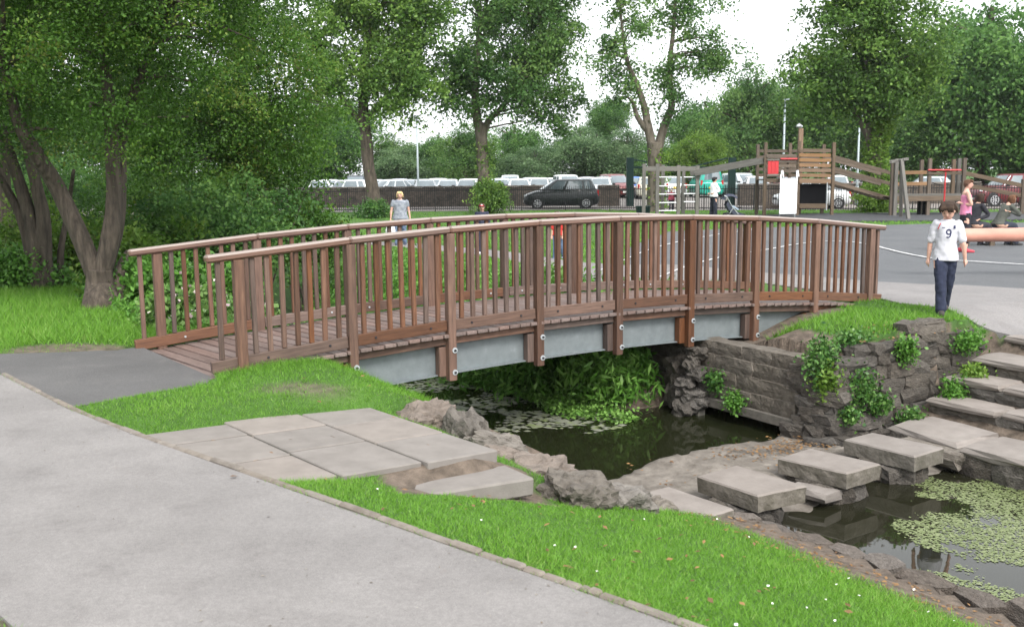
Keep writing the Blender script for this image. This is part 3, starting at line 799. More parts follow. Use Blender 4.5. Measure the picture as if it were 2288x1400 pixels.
# ------------------------------------------------------------------ fence, walls, lamps
m_iron = plain('black_iron', (.018, .018, .02), .5, .2)
fence = thing('iron_fence', 'long black iron railing between the park and the road', 'fence', (0, 55, -.2))
xs = np.arange(-33, 36.1, 2.4)
for i in range(len(xs) - 1):
    a, b = Vector((xs[i], float(yfen(xs[i])), ROAD_Z)), Vector((xs[i + 1], float(yfen(xs[i + 1])), ROAD_Z))
    upright('fence_post', a, ROAD_Z - .1, ROAD_Z + 1.38, .055, .055, m_iron, fence, None, .004)
    for q in (.14, 1.14): beam('fence_rail', a + Vector((0, 0, q)), b + Vector((0, 0, q)), .012, .045, m_iron, fence, .002)
    mb = MB(); n = 21
    for k in range(1, n):
        p = a.lerp(b, k / n); mb.tube([p + Vector((0, 0, .06)), p + Vector((0, 0, 1.28)), p + Vector((0, 0, 1.36))], [.017, .017, .003], 4, caps=False)
    tag(mb.build('railing_bars', m_iron, fence), kind='stuff')
def wallmat():
    m = bpy.data.materials.new('rubble_wall'); m.use_nodes = True
    N, L = m.node_tree.nodes, m.node_tree.links; b = N['Principled BSDF']; b.inputs['Roughness'].default_value = .95
    tc = N.new('ShaderNodeTexCoord'); sp = N.new('ShaderNodeSeparateXYZ'); cb = N.new('ShaderNodeCombineXYZ')
    L.new(tc.outputs['Object'], sp.inputs[0]); L.new(sp.outputs['X'], cb.inputs['X']); L.new(sp.outputs['Z'], cb.inputs['Y'])
    br = N.new('ShaderNodeTexBrick'); br.inputs['Scale'].default_value = 3.2; br.inputs['Color1'].default_value = (.055, .047, .04, 1)
    br.inputs['Color2'].default_value = (.12, .10, .082, 1); br.inputs['Mortar'].default_value = (.07, .063, .055, 1); br.inputs['Mortar Size'].default_value = .03
    L.new(cb.outputs[0], br.inputs['Vector'])
    nz = N.new('ShaderNodeTexNoise'); nz.inputs['Scale'].default_value = 2.5; nz.inputs['Detail'].default_value = 8; L.new(tc.outputs['Object'], nz.inputs['Vector'])
    mx = N.new('ShaderNodeMixRGB'); mx.blend_type = 'MULTIPLY'; mx.inputs['Fac'].default_value = .7; L.new(br.outputs['Color'], mx.inputs['Color1'])
    cr = N.new('ShaderNodeValToRGB'); cr.color_ramp.elements[0].position = .3; cr.color_ramp.elements[0].color = (.5, .5, .5, 1); cr.color_ramp.elements[1].position = .7; cr.color_ramp.elements[1].color = (1.5, 1.4, 1.3, 1)
    L.new(nz.outputs['Fac'], cr.inputs['Fac']); L.new(cr.outputs['Color'], mx.inputs['Color2']); L.new(mx.outputs['Color'], b.inputs['Base Color'])
    bp = N.new('ShaderNodeBump'); bp.inputs['Strength'].default_value = .8; bp.inputs['Distance'].default_value = .04; L.new(br.outputs['Fac'], bp.inputs['Height']); bp.invert = True
    L.new(bp.outputs['Normal'], b.inputs['Normal'])
    return m
m_wall = wallmat(); m_cap = mat('wall_coping', (.085, .075, .065), (.15, .135, .115), scale=3, rough=.95, bump=.6, bscale=10, rnd=.2)
for u0, u1, lab in ((380, 1232, 'long dark stone wall along the car park behind the left railings'), (1336, 1384, 'short end of dark stone wall beside the car park entrance'), (1650, 2190, 'dark stone wall right of the car park entrance, behind the play tower')):
    y = 62.4 if u1 < 1300 else (60.6 if u1 < 1500 else 59.5)
    a, b = D(u0, 440, y), D(u1, 440, y)
    wl_ = thing('boundary_wall', lab, 'wall', ((a.x + b.x) / 2, y, ROAD_Z), 'stone walls along the car park')
    mb = MB(); mb.box(((a.x + b.x) / 2, y, ROAD_Z + .55), (b.x - a.x, .38, 1.25)); mb.build('wall', m_wall, wl_)
    x = a.x
    while x < b.x - .05:
        w = min(random.uniform(.45, .75), b.x - x)
        link('coping_stone', BLK2[random.randrange(6)], Matrix.Translation((x + w / 2, y, ROAD_Z + 1.22)) @ Matrix.Diagonal((w, .45, .13, 1)), wl_); x += w
m_lampmetal = plain('lamp_column', (.30, .35, .36), .5, .4)
m_lampglass = plain('lamp_lens', (.6, .6, .58), .25)
for u, v0, v1, y, head, lab in ((935, 262, 402, 66, 0, 'thin grey lamp post rising behind the left parked cars'), (1748, 226, 440, 57, 1, 'grey lamp post with a small head behind the play tower'), (1914, 262, 440, 58, 1, 'grey lamp post between the play tower and the ivy-clad tree')):
    p, q = D(u, 440, y), D(u, v0, y); x = p.x
    lp_ = thing('lamp_post', lab, 'lamp post', (x, y, ROAD_Z), 'car park lamp posts')
    mb = MB(); mb.tube([(x, y, ROAD_Z - .2), (x, y, ROAD_Z + 1.2), (x, y, q.z)], [.09, .075, .05], 10); mb.build('column', m_lampmetal, lp_, smooth=True)
    mb = MB(); mb.tube([(x, y, ROAD_Z), (x, y, ROAD_Z + 1.1)], .11, 10); mb.build('base_sleeve', m_lampmetal, lp_, smooth=True)
    mb = MB(); mb.box((x, y - .25, q.z + .04), (.2, .6, .11)); hd = mb.build('lamp_head', m_lampmetal, lp_)
    mb = MB(); mb.box((x, y - .3, q.z - .025), (.15, .4, .03)); mb.build('lens', m_lampglass, hd)
# height barrier over the car park entrance
hb = thing('height_barrier', 'dark green height barrier frame over the car park entrance', 'barrier', D(1520, 445, 60), None)
m_green = plain('dark_green_paint', (.005, .022, .019), .6, 0, .2)
for u in (1407, 1634): q = D(u, 445, 60); upright('post', q, ROAD_Z - .1, D(u, 352, 60).z, .42, .3, m_green, hb, None, .01)
a, b = D(1414, 374, 60), D(1626, 374, 60)
beam('crossbar', a, b, .09, .11, m_green, hb)
beam('brace', D(1414, 356, 60), D(1500, 373, 60), .07, .08, m_green, hb); beam('brace', D(1626, 353, 60), D(1545, 373, 60), .07, .08, m_green, hb)

# ------------------------------------------------------------------ cars
m_tyre = plain('tyre_rubber', (.015, .015, .016), .8); m_rim = plain('alloy_rim', (.5, .5, .52), .3, .7)
m_glass = mat('car_glass', (.085, .11, .125), (.14, .175, .19), scale=1.2, rough=.06, spec=.9, coat=.5)
m_lens = plain('headlamp_lens', (.65, .68, .7), .1, 0, .8); m_red = plain('tail_lamp', (.42, .012, .012), .2, 0, .7)
m_trim = plain('black_trim', (.02, .02, .022), .6); m_platew = plain('number_plate_white', (.7, .7, .68), .5); m_platey = plain('number_plate_yellow', (.7, .5, .05), .5)
_paint = {}
def paint(c):
    if c not in _paint: _paint[c] = mat('car_paint_%d' % len(_paint), tuple(x * .96 for x in c), c, scale=2, rough=.32, metal=.1, spec=.5, coat=.25)
    return _paint[c]
CT = {  # length, width, belt, roof, windscreen base, roof front, roof rear, rear base, wheel radius
    'hatch': (3.9, 1.68, .93, 1.46, 1.02, .28, -1.25, -1.86, .30), 'saloon': (4.4, 1.72, .93, 1.43, 1.0, .2, -.95, -1.65, .31),
    'estate': (4.5, 1.74, .95, 1.47, 1.05, .3, -1.7, -2.12, .31), 'mpv': (4.32, 1.74, 1.0, 1.66, 1.35, .35, -1.75, -2.05, .32),
    'suv': (4.5, 1.8, 1.08, 1.75, 1.1, .45, -1.8, -2.1, .36), 'van': (4.4, 1.8, 1.15, 1.85, 1.55, .9, -2.0, -2.14, .33)}
_cm = {}
def car_parts(kind):
    if kind in _cm: return _cm[kind]
    L_, W_, belt, roof, xa, xb, xc, xd, wr = CT[kind]; h = W_ / 2; l = L_ / 2; P = {}
    st_ = [(l, .70 * h, .38, belt - .34), (l - .07, .88 * h, .27, belt - .24), (l - .35, .97 * h, .2, belt - .14), (xa + .1, h, .2, belt - .015), (xa - .7, 1.01 * h, .2, belt), (0, 1.01 * h, .2, belt + .01), (xc + .3, h, .2, belt + .02), (-l + .3, .97 * h, .2, belt + (.0 if kind != 'saloon' else -.02)), (-l + .06, .9 * h, .27, belt - .08), (-l, .78 * h, .36, belt - .2)]
    mb_ = MB(); ring = []
    for x, w, zb, zt_ in st_:
        half = [(0, zb), (w * .84, zb), (w, zb + .16), (w * 1.0, zt_ - .24), (w * .965, zt_ - .07), (w * .86, zt_), (0, zt_ + .025)]
        ring.append([(x, y, z) for y, z in half] + [(x, -y, z) for y, z in half[-2:0:-1]])
    n = len(ring[0])
    mb_.add([p for r in ring for p in r], [(i * n + k, i * n + (k + 1) % n, (i + 1) * n + (k + 1) % n, (i + 1) * n + k) for i in range(len(ring) - 1) for k in range(n)] + [tuple(range(n))[::-1], tuple((len(ring) - 1) * n + k for k in range(n))])
    me = mb_.mesh('body', m_trim, True)
    bm = bmesh.new(); bm.from_mesh(me); bmesh.ops.recalc_face_normals(bm, faces=bm.faces)
    bmesh.ops.subdivide_edges(bm, edges=bm.edges[:], cuts=1, use_grid_fill=True, smooth=.55); bm.to_mesh(me); bm.free()
    me.polygons.foreach_set('use_smooth', [True] * len(me.polygons)); P['body'] = me
    lo = [(xa, .80 * h), (xd, .78 * h)]; hi = [(xb, .66 * h), (xc, .64 * h)]
    zb, zt_ = belt - .03, roof - .03
    mid = (xb + xc) / 2
    bot = [Vector((xa + .12, 0, zb)), Vector((xa, .62 * h, zb)), Vector((xa - .25, .92 * h, zb)), Vector((mid, .95 * h, zb)), Vector((xd + .3, .91 * h, zb)), Vector((xd, .66 * h, zb)), Vector((xd - .05, 0, zb))]
    top = [Vector((xb + .06, 0, zt_)), Vector((xb, .5 * h, zt_)), Vector((xb - .12, .70 * h, zt_)), Vector((mid, .74 * h, zt_)), Vector((xc + .12, .70 * h, zt_)), Vector((xc, .5 * h, zt_)), Vector((xc - .05, 0, zt_))]
    mir = lambda r: r + [Vector((p.x, -p.y, p.z)) for p in r[-2:0:-1]]
    bot, top = mir(bot), mir(top); n = len(bot); cx = (xb + xc) / 2
    cap1 = [Vector((cx + (p.x - cx) * .9, p.y * .86, roof)) for p in top]; cap2 = [Vector((cx + (p.x - cx) * .5, p.y * .4, roof + .02)) for p in top]
    mb_ = MB(); mb_.add(bot + top + cap1 + cap2, [(r * n + (i + 1) % n, r * n + i, (r + 1) * n + i, (r + 1) * n + (i + 1) % n) for r in range(3) for i in range(n)] + [tuple(3 * n + i for i in range(n))])
    me = mb_.mesh('cabin', m_trim, True); bm = bmesh.new(); bm.from_mesh(me); bmesh.ops.recalc_face_normals(bm, faces=bm.faces); bm.to_mesh(me); bm.free(); P['cabin'] = me
    def pane(i0, i1, f0, f1, g0=.14, g1=.9):
        def at(i): a = int(math.floor(i)) % n; b = (a + 1) % n; q = i - math.floor(i); return bot[a].lerp(bot[b], q), top[a].lerp(top[b], q)
        vs = []; fs = []; m_ = max(2, int(abs(i1 - i0) * 3))
        for k in range(m_ + 1):
            bb, tt = at(i0 + (i1 - i0) * k / m_)
            for g in (g0, g1):
                p = bb.lerp(tt, g); c_ = Vector((cx, 0, p.z)); o_ = Vector((p.x - cx, p.y * 1.4, 0)).normalized() * .014
                vs.append(p + o_ + Vector((0, 0, .006)))
        fs = [(2 * k, 2 * k + 1, 2 * k + 3, 2 * k + 2) for k in range(m_)]
        q = MB(); q.add(vs, fs); return q.mesh('window', m_glass, True)
    P['windscreen'] = pane(-1.45, 1.45, 0, 0); P['rear_window'] = pane(4.7, 7.3, 0, 0)
    P['side_windows'] = [pane(1.75, 2.62, 0, 0), pane(2.72, 3.5, 0, 0), pane(3.6, 4.2, 0, 0), pane(n - 2.62, n - 1.75, 0, 0), pane(n - 3.5, n - 2.72, 0, 0), pane(n - 4.2, n - 3.6, 0, 0)]
    q = MB(); q.ball((0, 0, 0), (.1, .17, .1), 10, 6); P['headlight'] = q.mesh('headlight', m_lens, True)
    q = MB(); q.box((0, 0, 0), (.12, .13, .34)); P['tail_light'] = q.mesh('tail_light', m_red)
    q = MB(); q.box((0, 0, 0), (.03, .52, .12)); P['front_plate'] = q.mesh('number_plate', m_platew)
    q = MB(); q.box((0, 0, 0), (.03, .52, .12)); P['rear_plate'] = q.mesh('number_plate', m_platey)
    q = MB(); q.box((0, 0, 0), (.05, W_ * .55, .12)); P['grille'] = q.mesh('grille', m_trim)
    q = MB(); q.tube([(0, 0, 0), (0, .012, 0)], wr * 1.2, 24); P['arch'] = q.mesh('wheel_arch', m_trim)
    q = MB(); q.tube([(0, -.1, 0), (0, -.085, 0), (0, .085, 0), (0, .1, 0)], [wr * .9, wr, wr, wr * .9], 24); P['tyre'] = q.mesh('tyre', m_tyre, False)
    q = MB(); q.tube([(0, .095, 0), (0, .104, 0)], wr * .2, 12)
    for k in range(7): a = 2 * PI * k / 7; q.bar((math.cos(a) * wr * .1, .10, math.sin(a) * wr * .1), (math.cos(a) * wr * .62, .10, math.sin(a) * wr * .62), .02, wr * .16)
    r0 = [(math.cos(2 * PI * k / 24), math.sin(2 * PI * k / 24)) for k in range(24)]
    q.add([(c * wr * .58, .106, s * wr * .58) for c, s in r0] + [(c * wr * .7, .106, s * wr * .7) for c, s in r0], [(k, (k + 1) % 24, 24 + (k + 1) % 24, 24 + k) for k in range(24)])
    P['rim'] = q.mesh('rim', m_rim); _cm[kind] = P
    q = MB(); q.box((0, 0, 0), (.12, .2, .13)); P['mirror'] = q.mesh('mirror', m_trim)
    return P
def obmat(o, m): o.material_slots[0].link = 'OBJECT'; o.material_slots[0].material = m; return o
def car(kind, c, x, y, heading, label, detail=True):
    """heading: direction of travel, degrees anticlockwise from +X"""
    P = car_parts(kind); L_, W_, belt, roof, xa, xb, xc, xd, wr = CT[kind]; l, h = L_ / 2, W_ / 2
    root = thing('parked_car', label, 'car', (x, y, ROAD_Z if y < 63 else ROAD_Z + .22 * min(1, (y - 63) / 3)), 'cars parked beyond the fence', math.radians(heading))
    MW = W[root.name]; T = lambda a, b, c_: MW @ Matrix.Translation((a, b, c_))
    obmat(link('body', P['body'], MW, root), paint(c)); obmat(link('cabin', P['cabin'], MW, root), paint(c))
    link('windscreen', P['windscreen'], MW, root); link('rear_window', P['rear_window'], MW, root)
    for sw in P['side_windows']: link('side_window', sw, MW, root)
    for sgn in (-1, 1):
        link('headlight', P['headlight'], T(l - .16, sgn * h * .68, belt - .27), root)
        link('tail_light', P['tail_light'], T(-l + .07, sgn * h * .80, belt - .12), root)
        link('mirror', P['mirror'], T(xa - .35, sgn * (h + .07), belt + .07), root)
        for xw in (l - .78, -l + .75):
            fl = Matrix.Identity(4) if sgn == 1 else Matrix.Rotation(PI, 4, 'Z')
            link('wheel_arch', P['arch'], T(xw, sgn * (h - .004), wr + .02) @ fl, root)
            w_ = link('wheel', P['tyre'], T(xw, sgn * (h - .075), wr) @ fl, root)
            link('rim', P['rim'], T(xw, sgn * (h - .07), wr) @ fl, w_)
    link('number_plate', P['front_plate'], T(l + .005, 0, .43), root); link('number_plate', P['rear_plate'], T(-l - .01, 0, .68), root)
    link('grille', P['grille'], T(l - .015, 0, .56), root)
    return root
SIL, WHT, BLK_, DGR = (.5, .53, .55), (.72, .74, .75), (.012, .014, .018), (.003, .009, .009)
pz = D(1253, 440, 57.6)
car('mpv', DGR, pz.x, 57.6, 180, 'dark green people carrier on the road just behind the railings')
pz = D(1812, 440, 53.6)
car('hatch', WHT, pz.x, 53.6, 180, 'white hatchback on the road, half hidden behind the play tower')
for u, w, y, kind, c, hd, lab in [
        (716, 0, 69, 'hatch', WHT, -85, 'white car at the left end of the parked row, half behind foliage'),
        (766, 0, 66.5, 'estate', SIL, 172, 'silver estate car parked sideways behind the left tree trunk'),
        (797, 0, 74, 'suv', (.03, .035, .045), -88, 'dark off-roader showing above the silver estate car'),
        (866, 0, 67.5, 'hatch', SIL, -140, 'silver hatchback immediately right of the left tree trunk'),
        (913, 0, 71, 'saloon', (.35, .38, .42), -90, 'grey car tucked behind, left of the lamp post'),
        (950, 0, 67.2, 'hatch', SIL, -80, 'silver car under the thin grey lamp post'),
        (1002, 0, 69.5, 'saloon', (.62, .65, .68), -90, 'low pale car right of the lamp post car'),
        (1047, 0, 67.2, 'hatch', WHT, -98, 'white car touching the middle tree trunk on its left'),
        (1118, 0, 69.5, 'hatch', (.58, .62, .66), -92, 'pale silver car just right of the middle tree trunk'),
        (1160, 0, 67.2, 'saloon', WHT, -86, 'white saloon in the middle of the wall, right of the silver car'),
        (1206, 0, 70, 'hatch', (.62, .64, .66), -95, 'pale hatchback behind the bonnet of the dark people carrier'),
        (1268, 0, 68.5, 'mpv', WHT, -80, 'tall white car above the roof of the dark people carrier'),
        (735, 0, 75.5, 'hatch', (.55, .58, .62), -88, 'pale car in the back row, above the gap at the left end'),
        (835, 0, 75, 'saloon', (.62, .64, .66), -92, 'pale saloon in the back row, right behind the left tree trunk'),
        (893, 0, 76, 'hatch', (.4, .43, .48), -86, 'blue-grey car in the back row left of the lamp post'),
        (978, 0, 75, 'estate', (.66, .68, .7), -90, 'white estate in the back row right of the lamp post'),
        (1140, 0, 75.5, 'mpv', (.6, .63, .66), -90, 'silver people carrier in the back row right of the middle trunk'),
        (1186, 0, 75, 'hatch', (.5, .53, .57), -94, 'grey hatchback in the back row, left of the dark people carrier'),
        (1236, 0, 74.5, 'saloon', (.66, .68, .7), -88, 'white saloon in the back row above the bonnet of the dark carrier'),
        (1312, 0, 75, 'hatch', (.6, .62, .65), -90, 'pale hatchback in the back row above the dark carrier tail'),
        (1343, 0, 69.5, 'estate', (.6, .63, .66), -100, 'silver estate above the tail of the dark people carrier'),
        (1375, 0, 72, 'mpv', (.16, .03, .03), -75, 'dark red car left of the green barrier post'),
        (1414, 0, 73, 'hatch', (.05, .16, .5), 80, 'bright blue car behind the left post of the height barrier'),
        (1448, 0, 68.5, 'estate', (.5, .48, .4), 84, 'beige car seen from behind inside the car park entrance'),
        (1497, 0, 72.5, 'hatch', WHT, 95, 'white hatchback seen from behind, beyond the climbing ladder'),
        (1577, 0, 71, 'van', (.02, .36, .27), 90, 'bright turquoise van seen from behind in the entrance'),
        (1658, 0, 70, 'mpv', SIL, -70, 'silver car right of the right barrier post'),
        (1690, 0, 67.5, 'hatch', (.62, .6, .6), -95, 'pale hatchback behind the left posts of the play tower'),
        (1760, 0, 72, 'saloon', (.2, .02, .025), -90, 'red car mostly hidden behind the tower planks'),
        (1868, 0, 68, 'hatch', WHT, 75, 'white car with red tail lamps right of the play tower'),
        (1945, 0, 71, 'hatch', (.6, .6, .62), -90, 'pale car behind the ivy-clad tree'),
        (2065, 0, 64.5, 'hatch', SIL, 160, 'silver hatchback behind the red climbing bars'),
        (2125, 0, 69, 'estate', (.3, .33, .35), -100, 'grey estate car behind the tall climbing posts'),
        (2255, 0, 55, 'suv', (.10, .008, .012), 188, 'large dark red car at the right edge behind the ramp rails')]:
    q = D(u, 430, y); car(kind, c, q.x, y, hd, lab)
# ------------------------------------------------------------------ playground
m_pt = mat('play_timber', (.075, .054, .037), (.125, .092, .064), scale=4, stretch=(.5, 8, 8), rough=.8, bump=.3, rnd=.18, c3=(.16, .125, .09))
m_po = mat('play_timber_orange', (.15, .085, .042), (.22, .13, .066), scale=4, stretch=(.5, 8, 8), rough=.75, rnd=.15)
m_pg = mat('play_timber_grey', (.095, .09, .08), (.15, .14, .125), scale=4, stretch=(.5, 8, 8), rough=.85, rnd=.15)
m_pred = plain('red_paint', (.42, .025, .03), .5); m_pwhite = plain('white_slide', (.82, .83, .86), .3); m_pdark = plain('dark_post_den_shade', (.006, .006, .007), .9, 0, .05)
m_pole = plain('galvanised_tube', (.4, .42, .43), .4, .5)
YT = 42.5; ZG = .05
tower = thing('play_tower', 'brown timber play tower with slatted sides, red panel and ramp rails', 'play tower', D(1785, 482, YT))
def px(u, v, y=YT): return D(u, v, y)
dep = 1.35
for u, v0 in ((1707, 318), (1781, 315), (1858, 318)):
    for k, yy in enumerate((YT, YT + dep)):
        p = px(u, 480); upright('post', (p.x, yy), ZG - .1, px(u, v0).z - (.05 * k), .13, .13, m_pt, tower)
def plank(u0, u1, v0, v1, m, y=YT - .09, th=.04, h=None, nm='plank', par=None):
    a, b = px(u0, v0), px(u1, v1); a.y = b.y = y
    return beam(nm, a, b, th, h or .13, m, par or tower)
for v in (336, 346.5, 357.5, 369, 380.5, 391.5): plank(1784, 1855, v, v + 1, m_pt if v < 340 else m_po, h=.145)
plank(1784, 1855, 404, 405, m_po, h=.2)
for v in (348, 371, 382): plank(1711, 1778, v, v, m_pt, h=.13)
plank(1738, 1778, 360, 360, m_pt)
plank(1711, 1778, 403, 404, m_pt, h=.16); plank(1711, 1778, 462, 462, m_pt, h=.14); plank(1784, 1848, 460, 460, m_pt, h=.2)
for v in (336, 350, 364, 378, 392): plank(1711, 1855, v, v, m_pt, y=YT + dep + .09)
a, b = px(1707, 402), px(1858, 404)
for k in range(9): yy = YT + .05 + k * .155; beam('floor_board', (a.x, yy, a.z), (b.x, yy, a.z), .14, .045, m_pt, tower)
for k in range(3):
    u = 1718 + k * 8; q = px(u, 374); beam('red_board', (q.x, YT - .1, px(u, 389).z), (q.x, YT - .1, px(u, 359.5).z), .05, .15, m_pred, tower)
plank(1712, 1740, 357.5, 357, m_pg, y=YT - .13, h=.07); plank(1712, 1740, 391, 391, m_pg, y=YT - .13, h=.07)
a, b = px(1742, 355), px(1779, 355); mb = MB(); mb.tube([(a.x, YT - .14, a.z), (b.x, YT - .14, b.z)], .035, 8); mb.build('red_bar', m_pred, tower)
a, b = px(1786, 412), px(1849, 456); mb = MB(); mb.box(((a.x + b.x) / 2, YT + .7, (a.z + b.z) / 2), (b.x - a.x, 1.2, a.z - b.z)); mb.build('den_shade_box', m_pdark, tower)  # solid near-black box paints the shade inside the hollow den
q = px(1846, 430); mb = MB(); mb.tube([(q.x, YT - .1, px(1846, 408).z), (q.x, YT - .1, px(1846, 470).z)], .03, 6); mb.build('pole', m_pole, tower)
# ramp rails to the right
for (u0, v0, u1, v1) in ((1861, 350, 1994, 388), (1861, 376, 1994, 412), (1861, 407, 1994, 445)):
    for yy in (YT, YT + dep): plank(u0, u1, v0, v1, m_pt, y=yy - .03, h=.15, nm='ramp_rail')
for k in range(14):
    a, b = px(1862 + k * 9.7, 411 + k * 2.72), px(1862 + k * 9.7, 411 + k * 2.72); beam('ramp_board', (a.x, YT, a.z), (a.x, YT + dep, a.z), .17, .035, m_pt, tower)
# slide
sl = thing('slide', 'bright white slide leaning on the front of the play tower', 'slide', (px(1761, 485).x, YT - 1.6, ZG))
a, b = px(1742, 396), px(1780, 396); top_z = px(1760, 398).z; xw0, xw1 = a.x, b.x
prof_ = [(YT - .12, top_z), (YT - .35, top_z - .03), (YT - 1.0, top_z - .62), (YT - 1.7, top_z - 1.22), (YT - 2.1, ZG + .22), (YT - 2.45, ZG + .2)]
mb = MB(); vs = []
for y_, z_ in prof_:
    vs += [(xw0, y_, z_ + .17), (xw0 + .03, y_, z_ + .17), (xw0 + .05, y_, z_), (xw1 - .05, y_, z_), (xw1 - .03, y_, z_ + .17), (xw1, y_, z_ + .17), (xw1, y_, z_ - .04), (xw0, y_, z_ - .04)]
n = 8
vs = [(p[0] * (p[1] + 0) / (YT - .12), p[1], p[2]) for p in vs]
mb.add(vs, [(i * n + k, i * n + (k + 1) % n, (i + 1) * n + (k + 1) % n, (i + 1) * n + k) for i in range(len(prof_) - 1) for k in range(n)] + [tuple(range(8)), tuple(range(40, 48))[::-1]])
mb.build('chute', m_pwhite, sl)
for x in (xw0 + .04, xw1 - .04):
    mb = MB(); x2 = x * (YT - 1.75) / YT; mb.tube([(x2, YT - 1.75, ZG), (x2, YT - 1.75, top_z - 1.3)], .03, 8); mb.build('leg', m_pole, sl)
    mb = MB(); mb.tube([(x, YT - .12, top_z + .1), (x, YT - .12, top_z + .32), (x, YT - .3, top_z + .32), (x, YT - .45, top_z + .06)], .022, 6); mb.build('grab_rail', m_pwhite, sl)
# timber pole with lamp behind the tower
wp = thing('wooden_lamp_pole', 'weathered orange-brown timber pole with a lamp on top, behind the tower', 'lamp post', (px(1785, 480).x, YT + 2.2, ZG))
x = D(1786, 400, YT + 2.2).x; upright('pole', (x, YT + 2.2), -.1, D(1786, 287, YT + 2.2).z, .19, .19, m_po, wp)
mb = MB(); zz = D(1780, 284, YT + 2.2).z; mb.tube([(x + .05, YT + 2.2, zz + .0), (x - .1, YT + 2.2, zz + .06), (x - .22, YT + 2.1, zz + .03)], [.07, .11, .05], 8); mb.build('lamp_head', m_pole, wp)

# climbing frame on the left
YC = 44.0
cf = thing('climbing_frame', 'grey timber climbing frame with ladder rungs and a sloping beam', 'climbing frame', D(1500, 478, YC))
for u, v0, yy in ((1438, 366, YC), (1468, 366, YC), (1480, 368, YC + 1.2), (1515, 369, YC), (1526, 371, YC + 1.2), (1557, 370, YC)):
    p = D(u, 478, yy); upright('post', p, -.15, D(u, v0, yy).z, .15, .15, m_pg, cf)
for u0, u1, v in ((1440, 1468, 377), (1470, 1514, 377), (1517, 1556, 377)):
    a, b = D(u0, v, YC), D(u1, v, YC); a.z = b.z; a.y = b.y = YC - .02; beam('top_beam', a, b, .1, .2, m_pg, cf)
a, b = D(1480, 378, YC + 1.2), D(1526, 378, YC + 1.2); beam('top_beam', a, b, .1, .2, m_pg, cf)
beam('sloping_beam', D(1553, 387, YC - .1), D(1706, 359, YT + .1), .12, .26, m_pg, cf)
beam('sloping_beam', D(1553, 387, YC - .1) + Vector((0, 1.1, 0)), D(1706, 359, YT + .1) + Vector((0, 1.1, 0)), .12, .26, m_pg, cf)
for k in range(8):
    p = (D(1553, 387, YC - .1)).lerp(D(1706, 359, YT + .1), (k + .5) / 8); mb = MB(); mb.tube([p, p + Vector((0, 1.1, 0))], .02, 6); mb.build('rung', m_pole, cf)
for u0, u1, yy, vv in ((1470, 1513, YC, (396, 416, 434, 453, 471)), (1528, 1555, YC, (396, 414, 433, 451))):
    for v in vv:
        a, b = D(u0, v, yy), D(u1, v, yy); mb = MB(); mb.tube([a, (b.x, b.y, a.z)], .025, 6); mb.build('rung', m_pole, cf)
# right-hand climbing walkway
YW = 41.5
ww = thing('play_walkway', 'timber play walkway with tall posts and red bars on the right', 'play walkway', D(2070, 480, YW))
for u, v0, v1, yy, m in ((1990, 357, 480, YW, m_pt), (1998, 355, 482, YW - .1, m_pg), (2054, 357, 478, YW + 1.3, m_pt), (2072, 354, 482, YW, m_pt), (2125, 356, 478, YW + 1.3, m_pt), (2137, 354, 478, YW + .6, m_pg), (2149, 353, 480, YW, m_pt), (2283, 400, 470, YW, m_pt)):
    p = D(u, v1, yy); upright('post', p, -.15, D(u, v0, yy).z, .14, .14, m, ww)
for u, v0 in ((2053, 446), (2064, 446)): p = D(u, 470, YW + .3); upright('short_post', p, -.1, D(u, v0, YW + .3).z, .12, .12, m_pdark, ww)
for u0, u1, v, m, h in ((1999, 2071, 386, m_po, .15), (1999, 2071, 411, m_po, .15), (1999, 2148, 436, m_pg, .1), (2073, 2148, 388, m_pt, .1), (1999, 2148, 444, m_pt, .22)):
    a, b = D(u0, v, YW - .08), D(u1, v, YW - .08); b.z = a.z; beam('rail', a, b, .05, h, m, ww)
for (u0, v0, u1, v1) in ((2152, 386, 2300, 418), (2152, 413, 2300, 440)):
    for yy in (YW, YW + 1.2): beam('ramp_rail', D(u0, v0, yy), D(u1, v1, yy), .05, .17, m_pt, ww)
a, b = D(2074, 380, YW - .1), D(2148, 380, YW - .1); mb = MB(); mb.tube([a, b], .035, 8); mb.build('red_bar', m_pred, ww)
a, b = D(2113, 384, YW - .1), D(2113, 456, YW - .1); mb = MB(); mb.tube([a, (a.x, a.y, b.z)], .035, 8); mb.build('red_bar', m_pred, ww)
for k in range(9): p = D(2000 + k * 17, 440, YW); beam('floor_board', (p.x, YW, p.z), (p.x, YW + 1.3, p.z), .3, .04, m_pt, ww)
# swing-like A-frame
af = thing('swing_frame', 'leaning grey timber A-frame in front of the walkway', 'play frame', D(2025, 490, 39))
beam('leg', D(2014, 357, 39.3), D(2030, 494, 38.6), .13, .13, m_pg, af); beam('leg', D(2014, 357, 39.3), D(2013, 487, 40.2), .13, .13, m_pg, af)
beam('top_bar', D(1990, 362, 39.0) , D(2028, 355, 40.8), .1, .1, m_pg, af)
beam('side_bar', D(1992, 360, 40.6) , D(2022, 357, 39.2), .1, .08, m_pg, af)
# litter bin
bn = thing('litter_bin', 'dark green litter bin beside the climbing frame', 'bin', (D(1437, 474, 45.5).x, 45.5, -.1))
mb = MB(); xb_ = D(1437, 474, 45.5).x
mb.tube([(xb_, 45.5, -.15), (xb_, 45.5, .05), (xb_, 45.5, .34)], [.29, .31, .33], 14); mb.build('bin_body', m_green, bn, smooth=False)
mb = MB(); mb.tube([(xb_, 45.5, .34), (xb_, 45.5, .39), (xb_, 45.5, .40)], [.36, .36, .3], 14); mb.build('rim', m_green, bn)
